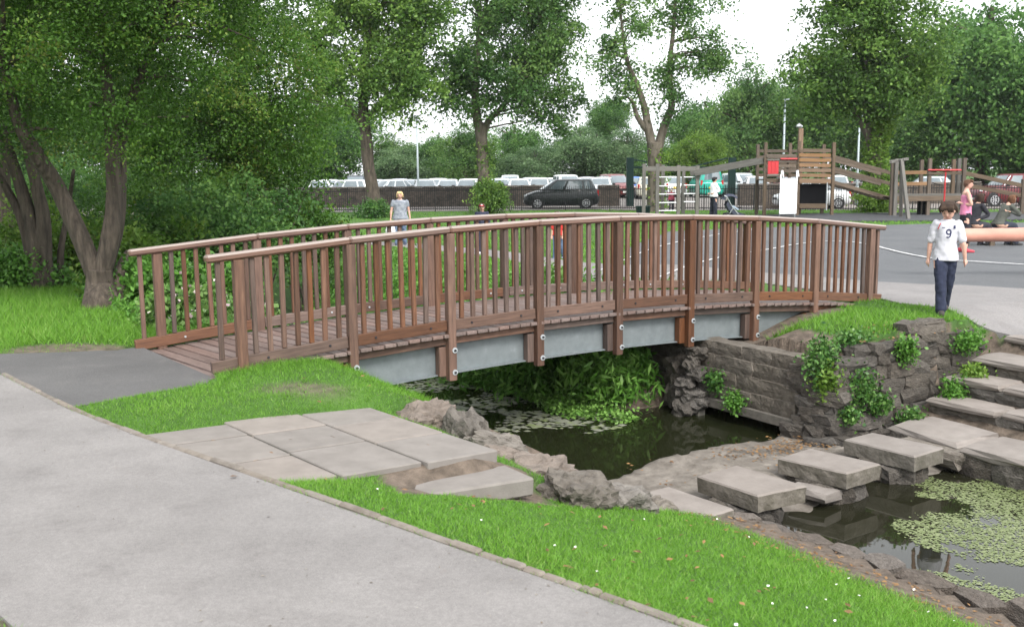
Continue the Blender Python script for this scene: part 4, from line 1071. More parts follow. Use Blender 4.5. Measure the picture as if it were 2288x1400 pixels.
# pink log beam, near right
lg = thing('play_beam', 'thick salmon-pink horizontal pole at the right edge of the playground', 'play beam', (D(2330, 610, 18).x, 18, 0))
a, b = D(2084, 526, 18.0), D(2450, 528, 18.0); b.z = a.z
mb = MB(); mb.tube([a - Vector((.06, 0, 0)), a - Vector((.045, 0, 0)), a, a + Vector((.05, 0, 0)), b], [.03, .075, .115, .125, .125], 18)
mb.build('pole', mat('salmon_paint', (.42, .20, .15), (.5, .25, .19), scale=3, rough=.55), lg, smooth=True)
for u in (2330, 2440): q = D(u, 600, 18.0); mb = MB(); mb.tube([(q.x, 18, -.1), (q.x, 18, a.z)], .07, 10); mb.build('leg', m_pole, lg)
# ------------------------------------------------------------------ foliage
def unit(n_, r):
    v = r.normal(size=(n_, 3)); return v / np.linalg.norm(v, axis=1, keepdims=True)
def leaves(name, C, size, tone, m, r, ratio=.55, up=.5, droop=0.0):
    """one flat rhombic blade per point"""
    n_ = len(C); nrm = unit(n_, r) + np.array([0, 0, up]); nrm /= np.linalg.norm(nrm, axis=1, keepdims=True)
    a = np.cross(nrm, unit(n_, r)); a[:, 2] -= droop; a /= np.linalg.norm(a, axis=1, keepdims=True); b = np.cross(nrm, a); b /= np.linalg.norm(b, axis=1, keepdims=True)
    L_ = (np.broadcast_to(size, (n_,)) * r.uniform(.7, 1.3, n_))[:, None]
    V = np.stack([C - a * L_ * .5, C + b * L_ * ratio * .5 - a * L_ * .05, C + a * L_ * .5 - nrm * L_ * .12, C - b * L_ * ratio * .5 - a * L_ * .05], 1)
    return np_mesh(name, V, 4, m, {'rnd': np.clip(tone, 0, 1)})
def cloud(ells, ncl, nleaf, clr, r, shell=.5, flat=.55, tone=(.45, .2), cull=None):
    """points gathered in clumps through a set of ellipsoids; returns points, tone, clump centres"""
    w = np.array([e[1][0] * e[1][1] * e[1][2] for e in ells]) ** .75; w /= w.sum()
    idx = r.choice(len(ells), ncl, p=w)
    cen = np.array([e[0] for e in ells])[idx]; rad = np.array([e[1] for e in ells])[idx]
    d = unit(ncl, r); f = 1 - (1 - shell * 0) * r.random(ncl) ** (1 + 2.2 * shell)
    cc = cen + d * rad * f[:, None]
    if cull is not None:
        k = cull(cc); cc, d, f = cc[k], d[k], f[k]; ncl = len(cc)
    tn = r.normal(tone[0], tone[1], ncl)
    cr_ = clr * r.uniform(.6, 1.35, ncl)
    pts = np.repeat(cc, nleaf, 0) + r.normal(size=(ncl * nleaf, 3)) * np.repeat(cr_, nleaf)[:, None] * np.array([1, 1, flat])
    off = pts - np.repeat(cc, nleaf, 0)
    pts[:, 2] -= (off[:, 0] ** 2 + off[:, 1] ** 2) / np.repeat(cr_, nleaf) * .28
    return pts, np.repeat(tn, nleaf) + r.normal(0, .12, ncl * nleaf), cc
def limbs(mb_, nodes, targets, r0, r, n=5):
    """boughs from the stem nodes out to clump centres"""
    nodes = [Vector(p) for p in nodes]
    for c in targets:
        c = Vector(c); b = min(nodes, key=lambda p: (p - c).length + abs(p.z - c.z) * .2 + (3 if p.z > c.z + .4 else 0))
        m_ = b.lerp(c, .5) + Vector((r.uniform(-.1, .1), r.uniform(-.1, .1), .1)) * (c - b).length
        q = [b, b.lerp(m_, .6) + Vector((0, 0, .03)), m_, m_.lerp(c, .55), c]
        mb_.tube(q, [r0, r0 * .72, r0 * .5, r0 * .32, r0 * .12], n, caps=False)
def bark_tube(mb_, pts, rad, n=20, seed=0, rough=.085):
    k0 = len(mb_.v); P_ = dens([Vector(p) for p in pts], 9); R_ = np.interp(np.linspace(0, 1, len(P_)), np.linspace(0, 1, len(rad)), rad)
    mb_.tube(P_, list(R_), n)
    for i in range(k0, len(mb_.v)):
        v = Vector(mb_.v[i]); j = (i - k0) // n
        if j < len(P_):
            c = P_[j]; d = v - c
            mb_.v[i] = tuple(c + d * (1 + rough * 2 * mnoise.noise(Vector((math.atan2(d.y, d.x) * 1.6, seed * 3.3, c.z * .7))) + rough * .9 * mnoise.noise(Vector((math.atan2(d.y, d.x) * 5.5, seed, c.z * 1.1))) + rough * .8 * mnoise.noise(v * 6)))
m_leafA = leafmat('hawthorn_leaves', [(0.023, 0.063, 0.008), (0.050, 0.123, 0.016), (0.083, 0.184, 0.023), (0.135, 0.229, 0.032), (0.162, 0.202, 0.039)], pos=[0, .35, .65, .9, 1])
m_leafB = leafmat('lime_leaves', [(0.045, 0.098, 0.020), (0.094, 0.191, 0.037), (0.168, 0.291, 0.057), (0.269, 0.384, 0.081)])
m_leafC = leafmat('elm_leaves', [(0.036, 0.093, 0.024), (0.076, 0.167, 0.044), (0.139, 0.252, 0.064), (0.213, 0.326, 0.091)])
m_leafW = leafmat('willow_leaves', [(0.048, 0.101, 0.039), (0.095, 0.172, 0.073), (0.160, 0.255, 0.114), (0.236, 0.334, 0.168)])
m_leafD = leafmat('dark_wood_leaves', [(0.031, 0.085, 0.022), (0.069, 0.165, 0.039), (0.119, 0.242, 0.057), (0.185, 0.327, 0.076)])
m_leafL = leafmat('light_shrub_leaves', [(0.057, 0.127, 0.016), (0.108, 0.209, 0.026), (0.172, 0.283, 0.046), (0.245, 0.359, 0.078)])
m_ivy = leafmat('ivy_leaves', [(0.018, 0.062, 0.013), (0.045, 0.124, 0.024), (0.090, 0.195, 0.040), (0.149, 0.249, 0.067)], .2, .4)
m_plant = leafmat('stream_plants', [(0.034, 0.097, 0.013), (0.070, 0.185, 0.026), (0.116, 0.267, 0.041), (0.186, 0.338, 0.077)], .3, .45)
m_petal = leafmat('pale_petals', [(.45, .30, .35), (.6, .55, .5)], .2)

def tree(name, label, base, stems, ells, ncl, nleaf, lsize, clr, m, seed, bark=m_bark, nlimb=40, shell=.5, tone=(.45, .2), group=None, up=.5, limb_r=.05, cull=None, ratio=.6):
    r = np.random.default_rng(seed)
    root = thing(name, label, 'tree', base, group)
    pts, tn, cc = cloud(ells, ncl, nleaf, clr, r, shell, tone=tone, cull=cull)
    mb_ = MB(); nodes = []
    for k, (P_, R_) in enumerate(stems):
        bark_tube(mb_, P_, R_, 22, seed + k); nodes += [q for q in dens([Vector(p) for p in P_], 3)][4:]
    zmin = min(e[0][2] - e[1][2] for e in ells)
    nodes = [q for q in nodes if q.z > zmin - .8] or nodes[-2:]
    tg = cc[r.choice(len(cc), min(nlimb, len(cc)), replace=False)]
    limbs(mb_, nodes, tg, limb_r, r)
    mb_.build('trunk', bark, root, smooth=True)
    link('crown', leaves('crown', pts, lsize, tn, m, r, ratio, up), None, root)
    return root
V3 = lambda p: (p[0], p[1], p[2])
# --- large trees at the left, on the near bank
y1 = 15.8
b1 = G(228, 690, -.12)
tree('hawthorn_tree', 'big dark green tree with a forked trunk left of the bridge', b1,
     [([b1 + Vector((0, 0, -.3)), b1 + Vector((.0, 0, .05)), D(222, 640, y1), D(222, 600, y1)], [.40, .30, .215, .20]),
      ([D(214, 612, y1), D(175, 520, y1), D(130, 425, y1), D(85, 350, y1 - .3), D(40, 270, y1 - .6), D(10, 150, y1 - .8)], [.15, .145, .135, .12, .09, .05]),
      ([D(228, 612, y1), D(247, 520, y1), D(254, 430, y1 + .1), D(250, 330, y1 + .1), D(240, 200, y1), D(225, 40, y1)], [.14, .135, .115, .105, .09, .05]),
      ([D(236, 600, y1 + .1), D(262, 500, y1 + .15), D(268, 400, y1 + .3), D(272, 300, y1 + .4), D(310, 180, y1 + .2), D(360, 60, y1)], [.12, .11, .10, .095, .08, .04]),
      ([b1 + Vector((.25, .15, -.2)), D(262, 650, y1 + .2), D(268, 610, y1 + .3), D(285, 560, y1 + .5)], [.17, .14, .11, .03])],
     [((-7.4, 15.6, 4.9), (2.9, 2.4, 2.3)), ((-5.6, 15.2, 4.3), (1.9, 1.9, 1.9)), ((-8.8, 15.0, 3.9), (1.7, 1.7, 1.6)), ((-4.9, 16.4, 5.4), (1.9, 2.0, 1.9)), ((-6.2, 14.6, 5.6), (2.6, 2.2, 1.8))],
     430, 290, .054, .26, m_leafA, 11, m_bark, 90, .4, (.45, .24))
b2 = G(92, 645, -.12); y2 = b2.y
tree('hawthorn_tree', 'leaning thin-stemmed tree at the far left edge behind the forked one', b2,
     [([b2 + Vector((0, 0, -.3)), D(86, 600, y2), D(70, 500, y2), D(40, 400, y2), D(10, 300, y2)], [.25, .18, .14, .11, .07]),
      ([b2 + Vector((.1, 0, -.3)), D(98, 590, y2), D(96, 490, y2), D(78, 400, y2), D(60, 300, y2), D(70, 150, y2)], [.22, .15, .12, .10, .08, .05]),
      ([b2 + Vector((-.12, .1, -.3)), D(66, 560, y2), D(40, 470, y2), D(-10, 380, y2)], [.16, .10, .08, .05]),
      ([D(132, 612, y2 + .3) + Vector((0, 0, -.2)), D(136, 560, y2 + .3), D(150, 480, y2 + .4), D(165, 380, y2)], [.07, .06, .05, .03])],
     [((-10.6, 18.6, 4.6), (2.6, 2.3, 2.5)), ((-8.2, 18.6, 5.4), (2.3, 2.2, 2.1)), ((-11.8, 18, 3.2), (1.5, 1.4, 1.5))],
     260, 230, .066, .30, m_leafA, 12, m_bark, 60, .4, (.42, .24))
b3 = Vector((-6.6, 24.6, -.3))
tree('field_maple_tree', 'broad drooping tree whose dark crown hangs to the ground above the bridge end', b3,
     [([b3 + Vector((0, 0, -.2)), b3 + Vector((.05, 0, 1.5)), b3 + Vector((-.1, 0, 3.2)), b3 + Vector((.1, 0, 5.5)), b3 + Vector((0, 0, 8))], [.32, .26, .22, .15, .05])],
     [((-6.7, 24.4, 5.6), (2.35, 2.3, 3.0)), ((-5.6, 23.9, 3.6), (1.55, 1.7, 1.9)), ((-6.6, 23.6, 1.7), (1.7, 1.5, 1.6)), ((-8.3, 23.8, 3.2), (1.9, 1.7, 2.6)), ((-5.35, 24.0, 1.9), (1.1, 1.1, 1.4)), ((-6.0, 24.2, 7.6), (1.8, 1.8, 1.8))],
     400, 250, .078, .30, m_leafA, 13, m_bark, 50, .45, (.5, .25))
b4 = Vector((-13.2, 25.5, -.2))
tree('field_maple_tree', 'tall dark tree filling the upper left corner behind the others', b4,
     [([b4 + Vector((0, 0, -.2)), b4 + Vector((.05, 0, 2)), b4 + Vector((.1, 0, 5)), b4 + Vector((0, 0, 9))], [.35, .28, .22, .06])],
     [((-13.0, 25.2, 6.6), (3.8, 3.0, 3.6)), ((-10.0, 25.6, 7.0), (2.6, 2.4, 3.2)), ((-15.2, 25, 4.0), (2.2, 2.2, 2.4)), ((-9.6, 25.2, 4.4), (1.5, 1.5, 1.6))],
     300, 150, .125, .40, m_leafD, 14, m_bark, 50, .45, (.5, .24))
# --- park trees in the middle distance
yB = 50.0
tree('lime_tree', 'tall lime tree with a dark straight trunk left of the blonde woman', D(838, 480, yB),
     [([D(838, 485, yB), D(833, 430, yB), D(824, 370, yB), D(818, 300, yB), D(812, 240, yB), D(818, 120, yB), D(840, -20, yB)], [.46, .34, .30, .29, .25, .2, .1]),
      ([D(816, 285, yB), D(770, 225, yB), D(735, 150, yB)], [.16, .12, .06]), ([D(818, 270, yB), D(880, 200, yB), D(930, 130, yB)], [.16, .12, .06])],
     [((-7.9, 50, 10.2), (3.6, 3.2, 4.4)), ((-5.2, 50, 8.0), (2.2, 2.2, 2.8)), ((-4.6, 49.6, 6.0), (1.6, 1.6, 1.5)), ((-9.3, 50, 6.6), (1.7, 1.8, 2.0)), ((-6.6, 49.4, 6.2), (1.6, 1.5, 1.3)), ((-5.0, 50, 11), (2.0, 2.2, 2.4))],
     344, 155, .18, .42, m_leafB, 15, m_bark, 60, .5, (.42, .2), 'park trees', .5, .06)
yC = 52.5
tree('lime_tree', 'tall full-crowned tree with a grey forked trunk in the centre', D(1085, 470, yC),
     [([D(1085, 478, yC), D(1082, 420, yC), D(1078, 350, yC), D(1074, 290, yC), D(1066, 265, yC), D(1062, 180, yC), D(1075, 40, yC)], [.40, .33, .31, .30, .24, .18, .08]),
      ([D(1079, 300, yC), D(1092, 270, yC), D(1125, 235, yC), D(1150, 180, yC)], [.2, .17, .13, .06])],
     [((-.4, 52.5, 10.4), (3.6, 3.4, 4.4)), ((1.8, 52.5, 8.0), (2.0, 2.2, 2.8)), ((-2.6, 52.5, 6.8), (1.6, 1.8, 2.0)), ((2.7, 52.2, 5.6), (1.2, 1.3, 1.5)), ((.4, 52, 6.4), (2.2, 2, 1.6)), ((2.3, 52.4, 10.2), (1.5, 1.7, 2.2))],
     344, 150, .18, .42, m_leafC, 16, m_bark2, 60, .5, (.42, .2), 'park trees', .5, .06)
yD = 49.5
tree('ash_tree', 'sparse tree with a twisted forked trunk behind the climbing frame', D(1462, 478, yD),
     [([D(1462, 482, yD), D(1462, 430, yD), D(1462, 370, yD), D(1464, 318, yD)], [.36, .33, .33, .36]),
      ([D(1458, 330, yD), D(1448, 285, yD), D(1440, 240, yD), D(1425, 195, yD), D(1400, 130, yD), D(1385, 20, yD)], [.22, .2, .17, .14, .1, .05]),
      ([D(1452, 300, yD), D(1425, 262, yD), D(1415, 230, yD), D(1402, 218, yD)], [.15, .13, .09, .03]),
      ([D(1470, 335, yD), D(1485, 280, yD), D(1500, 235, yD), D(1496, 160, yD), D(1505, 60, yD), D(1512, -40, yD)], [.24, .2, .17, .14, .1, .05])],
     [((6.0, 49.5, 9.0), (1.5, 1.8, 2.6)), ((8.5, 49.5, 10.0), (1.9, 2, 2.6)), ((5.8, 49.5, 6.4), (1.1, 1.2, 1.3)), ((10.0, 49.3, 7.4), (1.6, 1.4, 1.1)), ((8.2, 49.5, 7.0), (1.4, 1.4, 1.2)), ((7.9, 49.3, 5.4), (.9, .9, .9)), ((4.6, 49.5, 7.5), (.9, 1, 1.0)), ((9.0, 49.5, 13), (2.4, 2.2, 1.6)), ((5.6, 49.5, 12.5), (1.6, 1.8, 1.8))],
     150, 120, .17, .36, m_leafC, 17, m_bark2, 60, .4, (.45, .2), 'park trees', .5, .06)
yE = 46.5
tree('sycamore_tree', 'tree with an ivy-clad forked trunk right of the play tower', D(1958, 478, yE),
     [([D(1962, 484, yE), D(1960, 430, yE), D(1956, 370, yE), D(1955, 340, yE)], [.42, .36, .33, .32]),
      ([D(1952, 350, yE), D(1940, 300, yE), D(1935, 230, yE), D(1935, 150, yE), D(1920, 30, yE)], [.22, .17, .15, .11, .05]),
      ([D(1960, 345, yE), D(1968, 290, yE), D(1985, 220, yE), D(2000, 140, yE)], [.22, .17, .13, .05]),
      ([D(1946, 320, yE), D(1910, 250, yE), D(1880, 200, yE), D(1850, 150, yE)], [.15, .11, .09, .04])],
     [((16.6, 46.5, 8.6), (3.2, 3.0, 3.6)), ((14.4, 46.5, 6.4), (1.7, 1.8, 2.0)), ((18.2, 46.5, 6.6), (1.7, 1.7, 2.0)), ((16.4, 46, 5.6), (2.0, 1.6, 1.2)), ((13.7, 46.4, 4.9), (1.0, 1.1, 1.1)), ((16.2, 46.5, 10.6), (2.2, 2.2, 1.8))],
     304, 150, .18, .42, m_leafB, 18, m_bark2, 60, .5, (.38, .2), 'park trees', .5, .06)
# --- wood behind the car park: individual trees from a few forms
def unit_crown(seed, m, ncl=230, nleaf=165, ls=.052, clr=.14, tone=(.45, .2)):
    r = np.random.default_rng(seed)
    el = [((0, 0, 0), (.8, .8, .8))] + [(tuple(unit(1, r)[0] * np.array([.5, .5, .6])), (.48, .48, .46)) for _ in range(8)]
    pts, tn, cc = cloud(el, ncl, nleaf, clr, r, .6, tone=tone)
    return leaves('crown', pts, ls, tn, m, r, .6, .5)
def unit_trunk(seed):
    r = np.random.default_rng(seed); mb_ = MB(); bark_tube(mb_, [(0, 0, -.05), (.01, 0, .35), (-.02, .01, .7), (.02, 0, 1)], [.05, .036, .03, .012], 8, seed)
    for k in range(8):
        a = r.uniform(0, 6.28); z = r.uniform(.4, .8); mb_.tube([(0, 0, z), (math.cos(a) * .12, math.sin(a) * .12, z + .1), (math.cos(a) * .28, math.sin(a) * .28, z + .16)], [.016, .011, .004], 5, caps=False)
    return mb_.mesh('trunk', m_bark, True)
UT = [unit_trunk(k) for k in range(2)]
UC = {'w': [unit_crown(31, m_leafW)], 'c': [unit_crown(33, m_leafC)], 'd': [unit_crown(35, m_leafD), unit_crown(36, m_leafD)], 'l': [unit_crown(37, m_leafL)]}
def far_tree(name, label, u, vtop, vbase, wpx, y, kind, k, z0=-.1, low=.1):
    p = D(u, 440, y); zt_ = D(u, vtop, y).z; rx = wpx / 2 / FPX * y
    zb = max(z0, D(u, vbase, y).z); root = thing(name, label, 'tree', (p.x, y, z0), 'trees beyond the car park')
    h = zt_ - z0; link('trunk', UT[k % 2], Matrix.Translation((p.x, y, z0)) @ Matrix.Rotation(k * 1.3, 4, 'Z') @ Matrix.Diagonal((h * .8, h * .8, h * .85, 1)), root)
    cz = (zt_ + zb) / 2; me = UC[kind][k % len(UC[kind])]
    link('crown', me, Matrix.Translation((p.x, y, cz)) @ Matrix.Rotation(k * 2.1, 4, 'Z') @ Matrix.Diagonal((rx * .92, rx * .92, (zt_ - zb) / 2 * .88, 1)), root)
for i, a in enumerate([
        ('wood_tree', 'rounded green tree just right of the left trunk, low on the skyline', 880, 292, 440, 170, 92, 'c'),
        ('wood_tree', 'pale willow-like tree behind the thin lamp post on the left', 905, 318, 440, 190, 88, 'w'),
        ('wood_tree', 'dark tree behind the drooping crown at the left', 745, 190, 440, 240, 90, 'd'),
        ('wood_tree', 'dark spreading tree under the centre tree, left of its trunk', 985, 280, 440, 170, 90, 'd'),
        ('wood_tree', 'light green bushy tree right behind the centre trunk', 1040, 268, 430, 190, 84, 'c'),
        ('wood_tree', 'mid green tree filling the gap right of the centre trunk', 1150, 250, 430, 170, 95, 'd'),
        ('willow_tree', 'silvery willow bush left of the twisted tree', 1195, 318, 425, 190, 84, 'w'),
        ('willow_tree', 'large silvery willow mound behind the dark people carrier', 1300, 268, 425, 230, 88, 'w'),
        ('wood_tree', 'small dark tree rising above the willows, left of the twisted tree', 1357, 198, 330, 120, 105, 'd'),
        ('willow_tree', 'silvery willow behind the twisted forked trunk', 1400, 275, 425, 180, 85, 'w'),
        ('wood_tree', 'low bright green shrub-like tree right of the twisted trunk', 1557, 283, 425, 150, 80, 'l'),
        ('wood_tree', 'brownish dark tree directly behind the twisted trunk', 1480, 300, 425, 150, 82, 'd'),
        ('wood_tree', 'tall dark tree behind the sloping beam of the climbing frame', 1575, 190, 430, 210, 96, 'd'),
        ('wood_tree', 'tall rounded wood tree left of the play tower', 1665, 128, 430, 240, 88, 'c'),
        ('wood_tree', 'dark tall tree directly behind the play tower', 1775, 120, 430, 240, 92, 'd'),
        ('wood_tree', 'mid green tree between play tower and ivy-clad tree', 1860, 90, 430, 260, 84, 'c'),
        ('wood_tree', 'dark wood tree behind the ivy-clad trunk', 1990, 60, 430, 300, 86, 'd'),
        ('wood_tree', 'broad pale leafy tree above the walkway on the right', 2085, 225, 430, 260, 72, 'c'),
        ('wood_tree', 'huge dark tree in the upper right corner', 2190, -60, 420, 400, 70, 'd'),
        ('wood_tree', 'dark tree at the far right edge above the red car', 2330, 20, 420, 360, 66, 'd'),
        ('wood_tree', 'dark tree far left behind the leaning stems', 60, 120, 450, 420, 75, 'd'),
        ('wood_tree', 'mid green tree far left between the two forked trees', 300, 150, 450, 380, 80, 'c'),
        ('wood_tree', 'dark tree behind the drooping crown, low on the left', 520, 150, 450, 360, 78, 'd'),
        ('wood_tree', 'tall dark tree out at the left edge', -220, -50, 450, 420, 70, 'd'),
        ('wood_tree', 'tall dark tree out at the right edge', 2560, 40, 420, 420, 70, 'd')]):
    far_tree(*a[:7], a[7], i)
# --- shrubs, ivy, plants
def shrub(name, label, cen, rad, ncl, nleaf, ls, clr, m, seed, group=None, cat='shrub', tone=(.45, .2), ratio=.6, up=.5, stem=True, droop=0.0):
    r = np.random.default_rng(seed)
    root = thing(name, label, cat, (cen[0], cen[1], cen[2] - rad[2]), group)
    el = [(cen, rad)] + [((cen[0] + r.uniform(-.5, .5) * rad[0], cen[1] + r.uniform(-.4, .4) * rad[1], cen[2] + r.uniform(-.2, .35) * rad[2]), (rad[0] * .55, rad[1] * .55, rad[2] * .55)) for _ in range(4)]
    zf = H1(cen[0], cen[1]) - .05
    pts, tn, cc = cloud(el, ncl, nleaf, clr, r, .5, tone=tone)
    k = pts[:, 2] > zf; pts, tn = pts[k], tn[k]
    link('foliage', leaves('foliage', pts, ls, tn, m, r, ratio, up, droop), None, root)
    if stem:
        mb_ = MB()
        for c in cc[r.choice(len(cc), min(12, len(cc)), replace=False)]:
            b_ = Vector((cen[0] + r.uniform(-.2, .2) * rad[0], cen[1] + r.uniform(-.2, .2) * rad[1], zf))
            mb_.tube([b_, b_.lerp(Vector(c), .5) + Vector((0, 0, .1 * rad[2])), c], [.02 * rad[2] + .004, .012 * rad[2] + .003, .002], 5, caps=False)
        mb_.build('stems', m_bark, root)
    return root
def at_ground(u, v, z=-.15): return G(u, v, z)
p = D(832, 462, 49.2); shrub('bush', 'low rounded green bush at the foot of the left lime trunk', (p.x, 49.2, .25), (.95, .8, .5), 90, 60, .11, .16, m_ivy, 41)
p = D(1090, 440, 51.6); shrub('bush', 'leafy bush wrapped round the foot of the centre trunk', (p.x, 51.6, .7), (1.05, .9, 1.0), 130, 60, .13, .2, m_leafB, 42)
p = D(1955, 450, 45.8); shrub('bush', 'bright green bush at the foot of the ivy-clad tree', (p.x, 45.8, .5), (.95, .8, .85), 120, 60, .12, .18, m_leafL, 43)
def ivy(label, line, rad, n_, ls, m, seed, group='ivy on trunks'):
    r = np.random.default_rng(seed); L_ = dens([Vector(p) for p in line], 8); P_ = np.array([tuple(p) for p in L_])
    k = r.integers(0, len(P_) - 1, n_); q = r.random((n_, 1)); base = P_[k] * (1 - q) + P_[k + 1] * q
    d = unit(n_, r); d[:, 2] *= .3; pts = base + d * rad * r.uniform(.8, 1.5, (n_, 1))
    o = link('ivy', leaves('ivy', pts, ls, r.normal(.5, .2, n_), m, r, .8, .2)); return tag(o, label, 'ivy', group)
ivy('ivy climbing the forked trunk right of the play tower', [D(1960, 470, yE), D(1958, 400, yE), D(1955, 345, yE), D(1968, 290, yE), D(1978, 250, yE)], .46, 4200, .15, m_leafL, 51)
ivy('thin ivy up the centre tree trunk', [D(1092, 440, yC), D(1086, 380, yC), D(1082, 320, yC)], .42, 900, .14, m_leafB, 52)
ivy('sparse ivy on the twisted trunk behind the climbing frame', [D(1470, 465, yD), D(1472, 400, yD), D(1470, 330, yD)], .42, 700, .14, m_leafL, 53)
# left bank undergrowth
for k, (u, v, y, rx, rz, m, lab) in enumerate([
        (60, 540, 21.5, 1.5, .9, m_leafL, 'yellow-green undergrowth left of the leaning stems'),
        (150, 560, 22.0, 1.3, .9, m_leafL, 'bright undergrowth between the two forked trees'),
        (20, 610, 18.6, .9, .55, m_plant, 'low nettles at the left edge below the trees'),
        (330, 545, 20.0, 1.3, .9, m_leafA, 'dark shrub behind the far bridge rail, left end'),
        (430, 520, 20.5, 1.5, 1.1, m_leafD, 'dark bushy shrub above the left end of the far handrail'),
        (560, 505, 21.0, 1.5, 1.2, m_leafD, 'dense dark shrub under the drooping crown'),
        (670, 520, 23.5, 1.1, .8, m_leafA, 'small green shrub at the right edge of the drooping crown'),
        (330, 640, 16.4, .8, .5, m_plant, 'green weeds right of the forked trunk'),
        (300, 600, 17.6, .8, .7, m_leafL, 'light green shrub behind the forked trunk'),
        (120, 440, 33, 2.2, 1.5, m_leafD, 'dark hedge glimpsed between the leaning stems and the forked trunk'),
        (230, 430, 35, 2.4, 1.6, m_leafD, 'dark hedge behind the forked trunk'),
        (10, 440, 34, 2.4, 1.6, m_leafD, 'dark hedge at the far left edge under the crowns'),
        (340, 440, 32, 2.2, 1.7, m_leafA, 'green hedge between the forked trunk and the dark shrubs'),
        (440, 650, 15.8, .9, .6, m_plant, 'weedy bank plants seen through the far balusters')]):
    p = D(u, v, y); shrub('shrub', lab, (p.x, y, max(p.z, H1(p.x, y) + rz * .45)), (rx, rx * .8, rz), 130, 70, .095, .2, m, 60 + k, 'undergrowth on the left bank')
for k, (s, t, lab) in enumerate([(.35, 3.5, 'pale variegated leafy plant just beyond the far rail at its left end'), (1.1, 3.9, 'pale-leaved low plant behind the far balusters'), (2.0, 4.3, 'pink-flecked flowering plants behind the middle of the far rail')]):
    p = ST(s, t); z = H1(p.x, p.y)
    sh = shrub('leafy_plant', lab, (p.x, p.y, z + .26), (.55, .5, .36), 70, 60, .085, .13, m_ivy if k < 2 else m_plant, 80 + k, 'plants by the far rail', 'plant', (.8, .2), .75)
    r = np.random.default_rng(90 + k); n_ = 160 if k == 2 else 90
    pts = np.array([p.x, p.y, z + .38]) + r.normal(size=(n_, 3)) * np.array([.3, .3, .14])
    link('petals', leaves('petals', pts, .05, r.random(n_), m_petal, r, .9, 1.0), None, sh)
# stream-side plants on the far bank below the bridge
for k, (s, t, rr, hh, lab) in enumerate([
        (5.5, 1.05, .6, .5, 'long-leaved plant clump beside the rock pile under the bridge'),
        (5.95, 1.9, .6, .5, 'dark leafy clump deep under the bridge'),
        (5.15, 2.5, .65, .6, 'bright bamboo-like clump in the middle of the far bank'),
        (4.95, 3.5, .75, .6, 'leafy clump on the far bank left of the bamboo-like one'),
        (4.85, 4.9, .8, .5, 'leafy clump at the upstream bend of the stream'),
        (6.0, 3.2, .9, .75, 'tall green clump behind the steel beams'),
        (5.8, 5.0, .9, .6, 'green weeds higher on the far bank behind the bridge')]):
    p = ST(s, t); z = H1(p.x, p.y)
    shrub('stream_plant', lab, (p.x, p.y, z + hh * .75), (rr, rr, hh), 95, 60, .15 if k < 4 else .16, .17, m_plant, 100 + k, 'plants on the far stream bank', 'plant', (.66, .22), .26, .7, True, .3)
# low ground cover that nobody could count
def scatter(n_, fn, r):
    q = r.random((n_, 2)); return fn(q)
r = np.random.default_rng(200)
n_ = 13000
s = r.uniform(4.2, 5.3, n_) + r.normal(0, .12, n_); t = r.uniform(.1, 7.5, n_); k = s > 4.55 - .1 * np.sin(t * 2.2) + np.where(t < .9, (.9 - t) * .6, 0); s, t = s[k], t[k]
x, y = B0.x + E1.x * s + E2.x * t, B0.y + E1.y * s + E2.y * t
z = np.maximum(height(x, y), ZU) + np.abs(r.normal(0, .07, len(x))) + .02
tag(link('watercress', leaves('watercress', np.stack([x, y, z], 1), .055, r.normal(.95, .2, len(x)), m_plant, r, .8, 1.2)), 'low mat of watercress along the far edge of the stream', 'water plants', kind='stuff')
n_ = 22000
s = r.uniform(5.2, 8.2, n_); t = r.uniform(2.4, 14, n_); x, y = B0.x + E1.x * s + E2.x * t, B0.y + E1.y * s + E2.y * t
s2 = r.uniform(-.2, 3.5, n_); t2 = r.uniform(2.5, 13, n_); x = np.r_[x, B0.x + E1.x * s2 + E2.x * t2]; y = np.r_[y, B0.y + E1.y * s2 + E2.y * t2]
cl = wob(x, y, 3, 77); k = cl + r.normal(0, .25, len(x)) > -.1; x, y, cl = x[k], y[k], cl[k]
ok = ~(pip(PALE_R, x, y) | pip(TARMAC, x, y) | pip(PALE_L, x, y)); x, y, cl = x[ok], y[ok], cl[ok]
z = np.maximum(height(x, y), ZU) + np.abs(r.normal(0, .10, len(x))) * (1 + cl)
tag(link('bank_weeds', leaves('bank_weeds', np.stack([x, y, z], 1), .10, r.normal(.55, .2, len(x)), m_plant, r, .4, .5)), 'tangled green weeds covering both banks upstream of the bridge', 'weeds', kind='stuff')
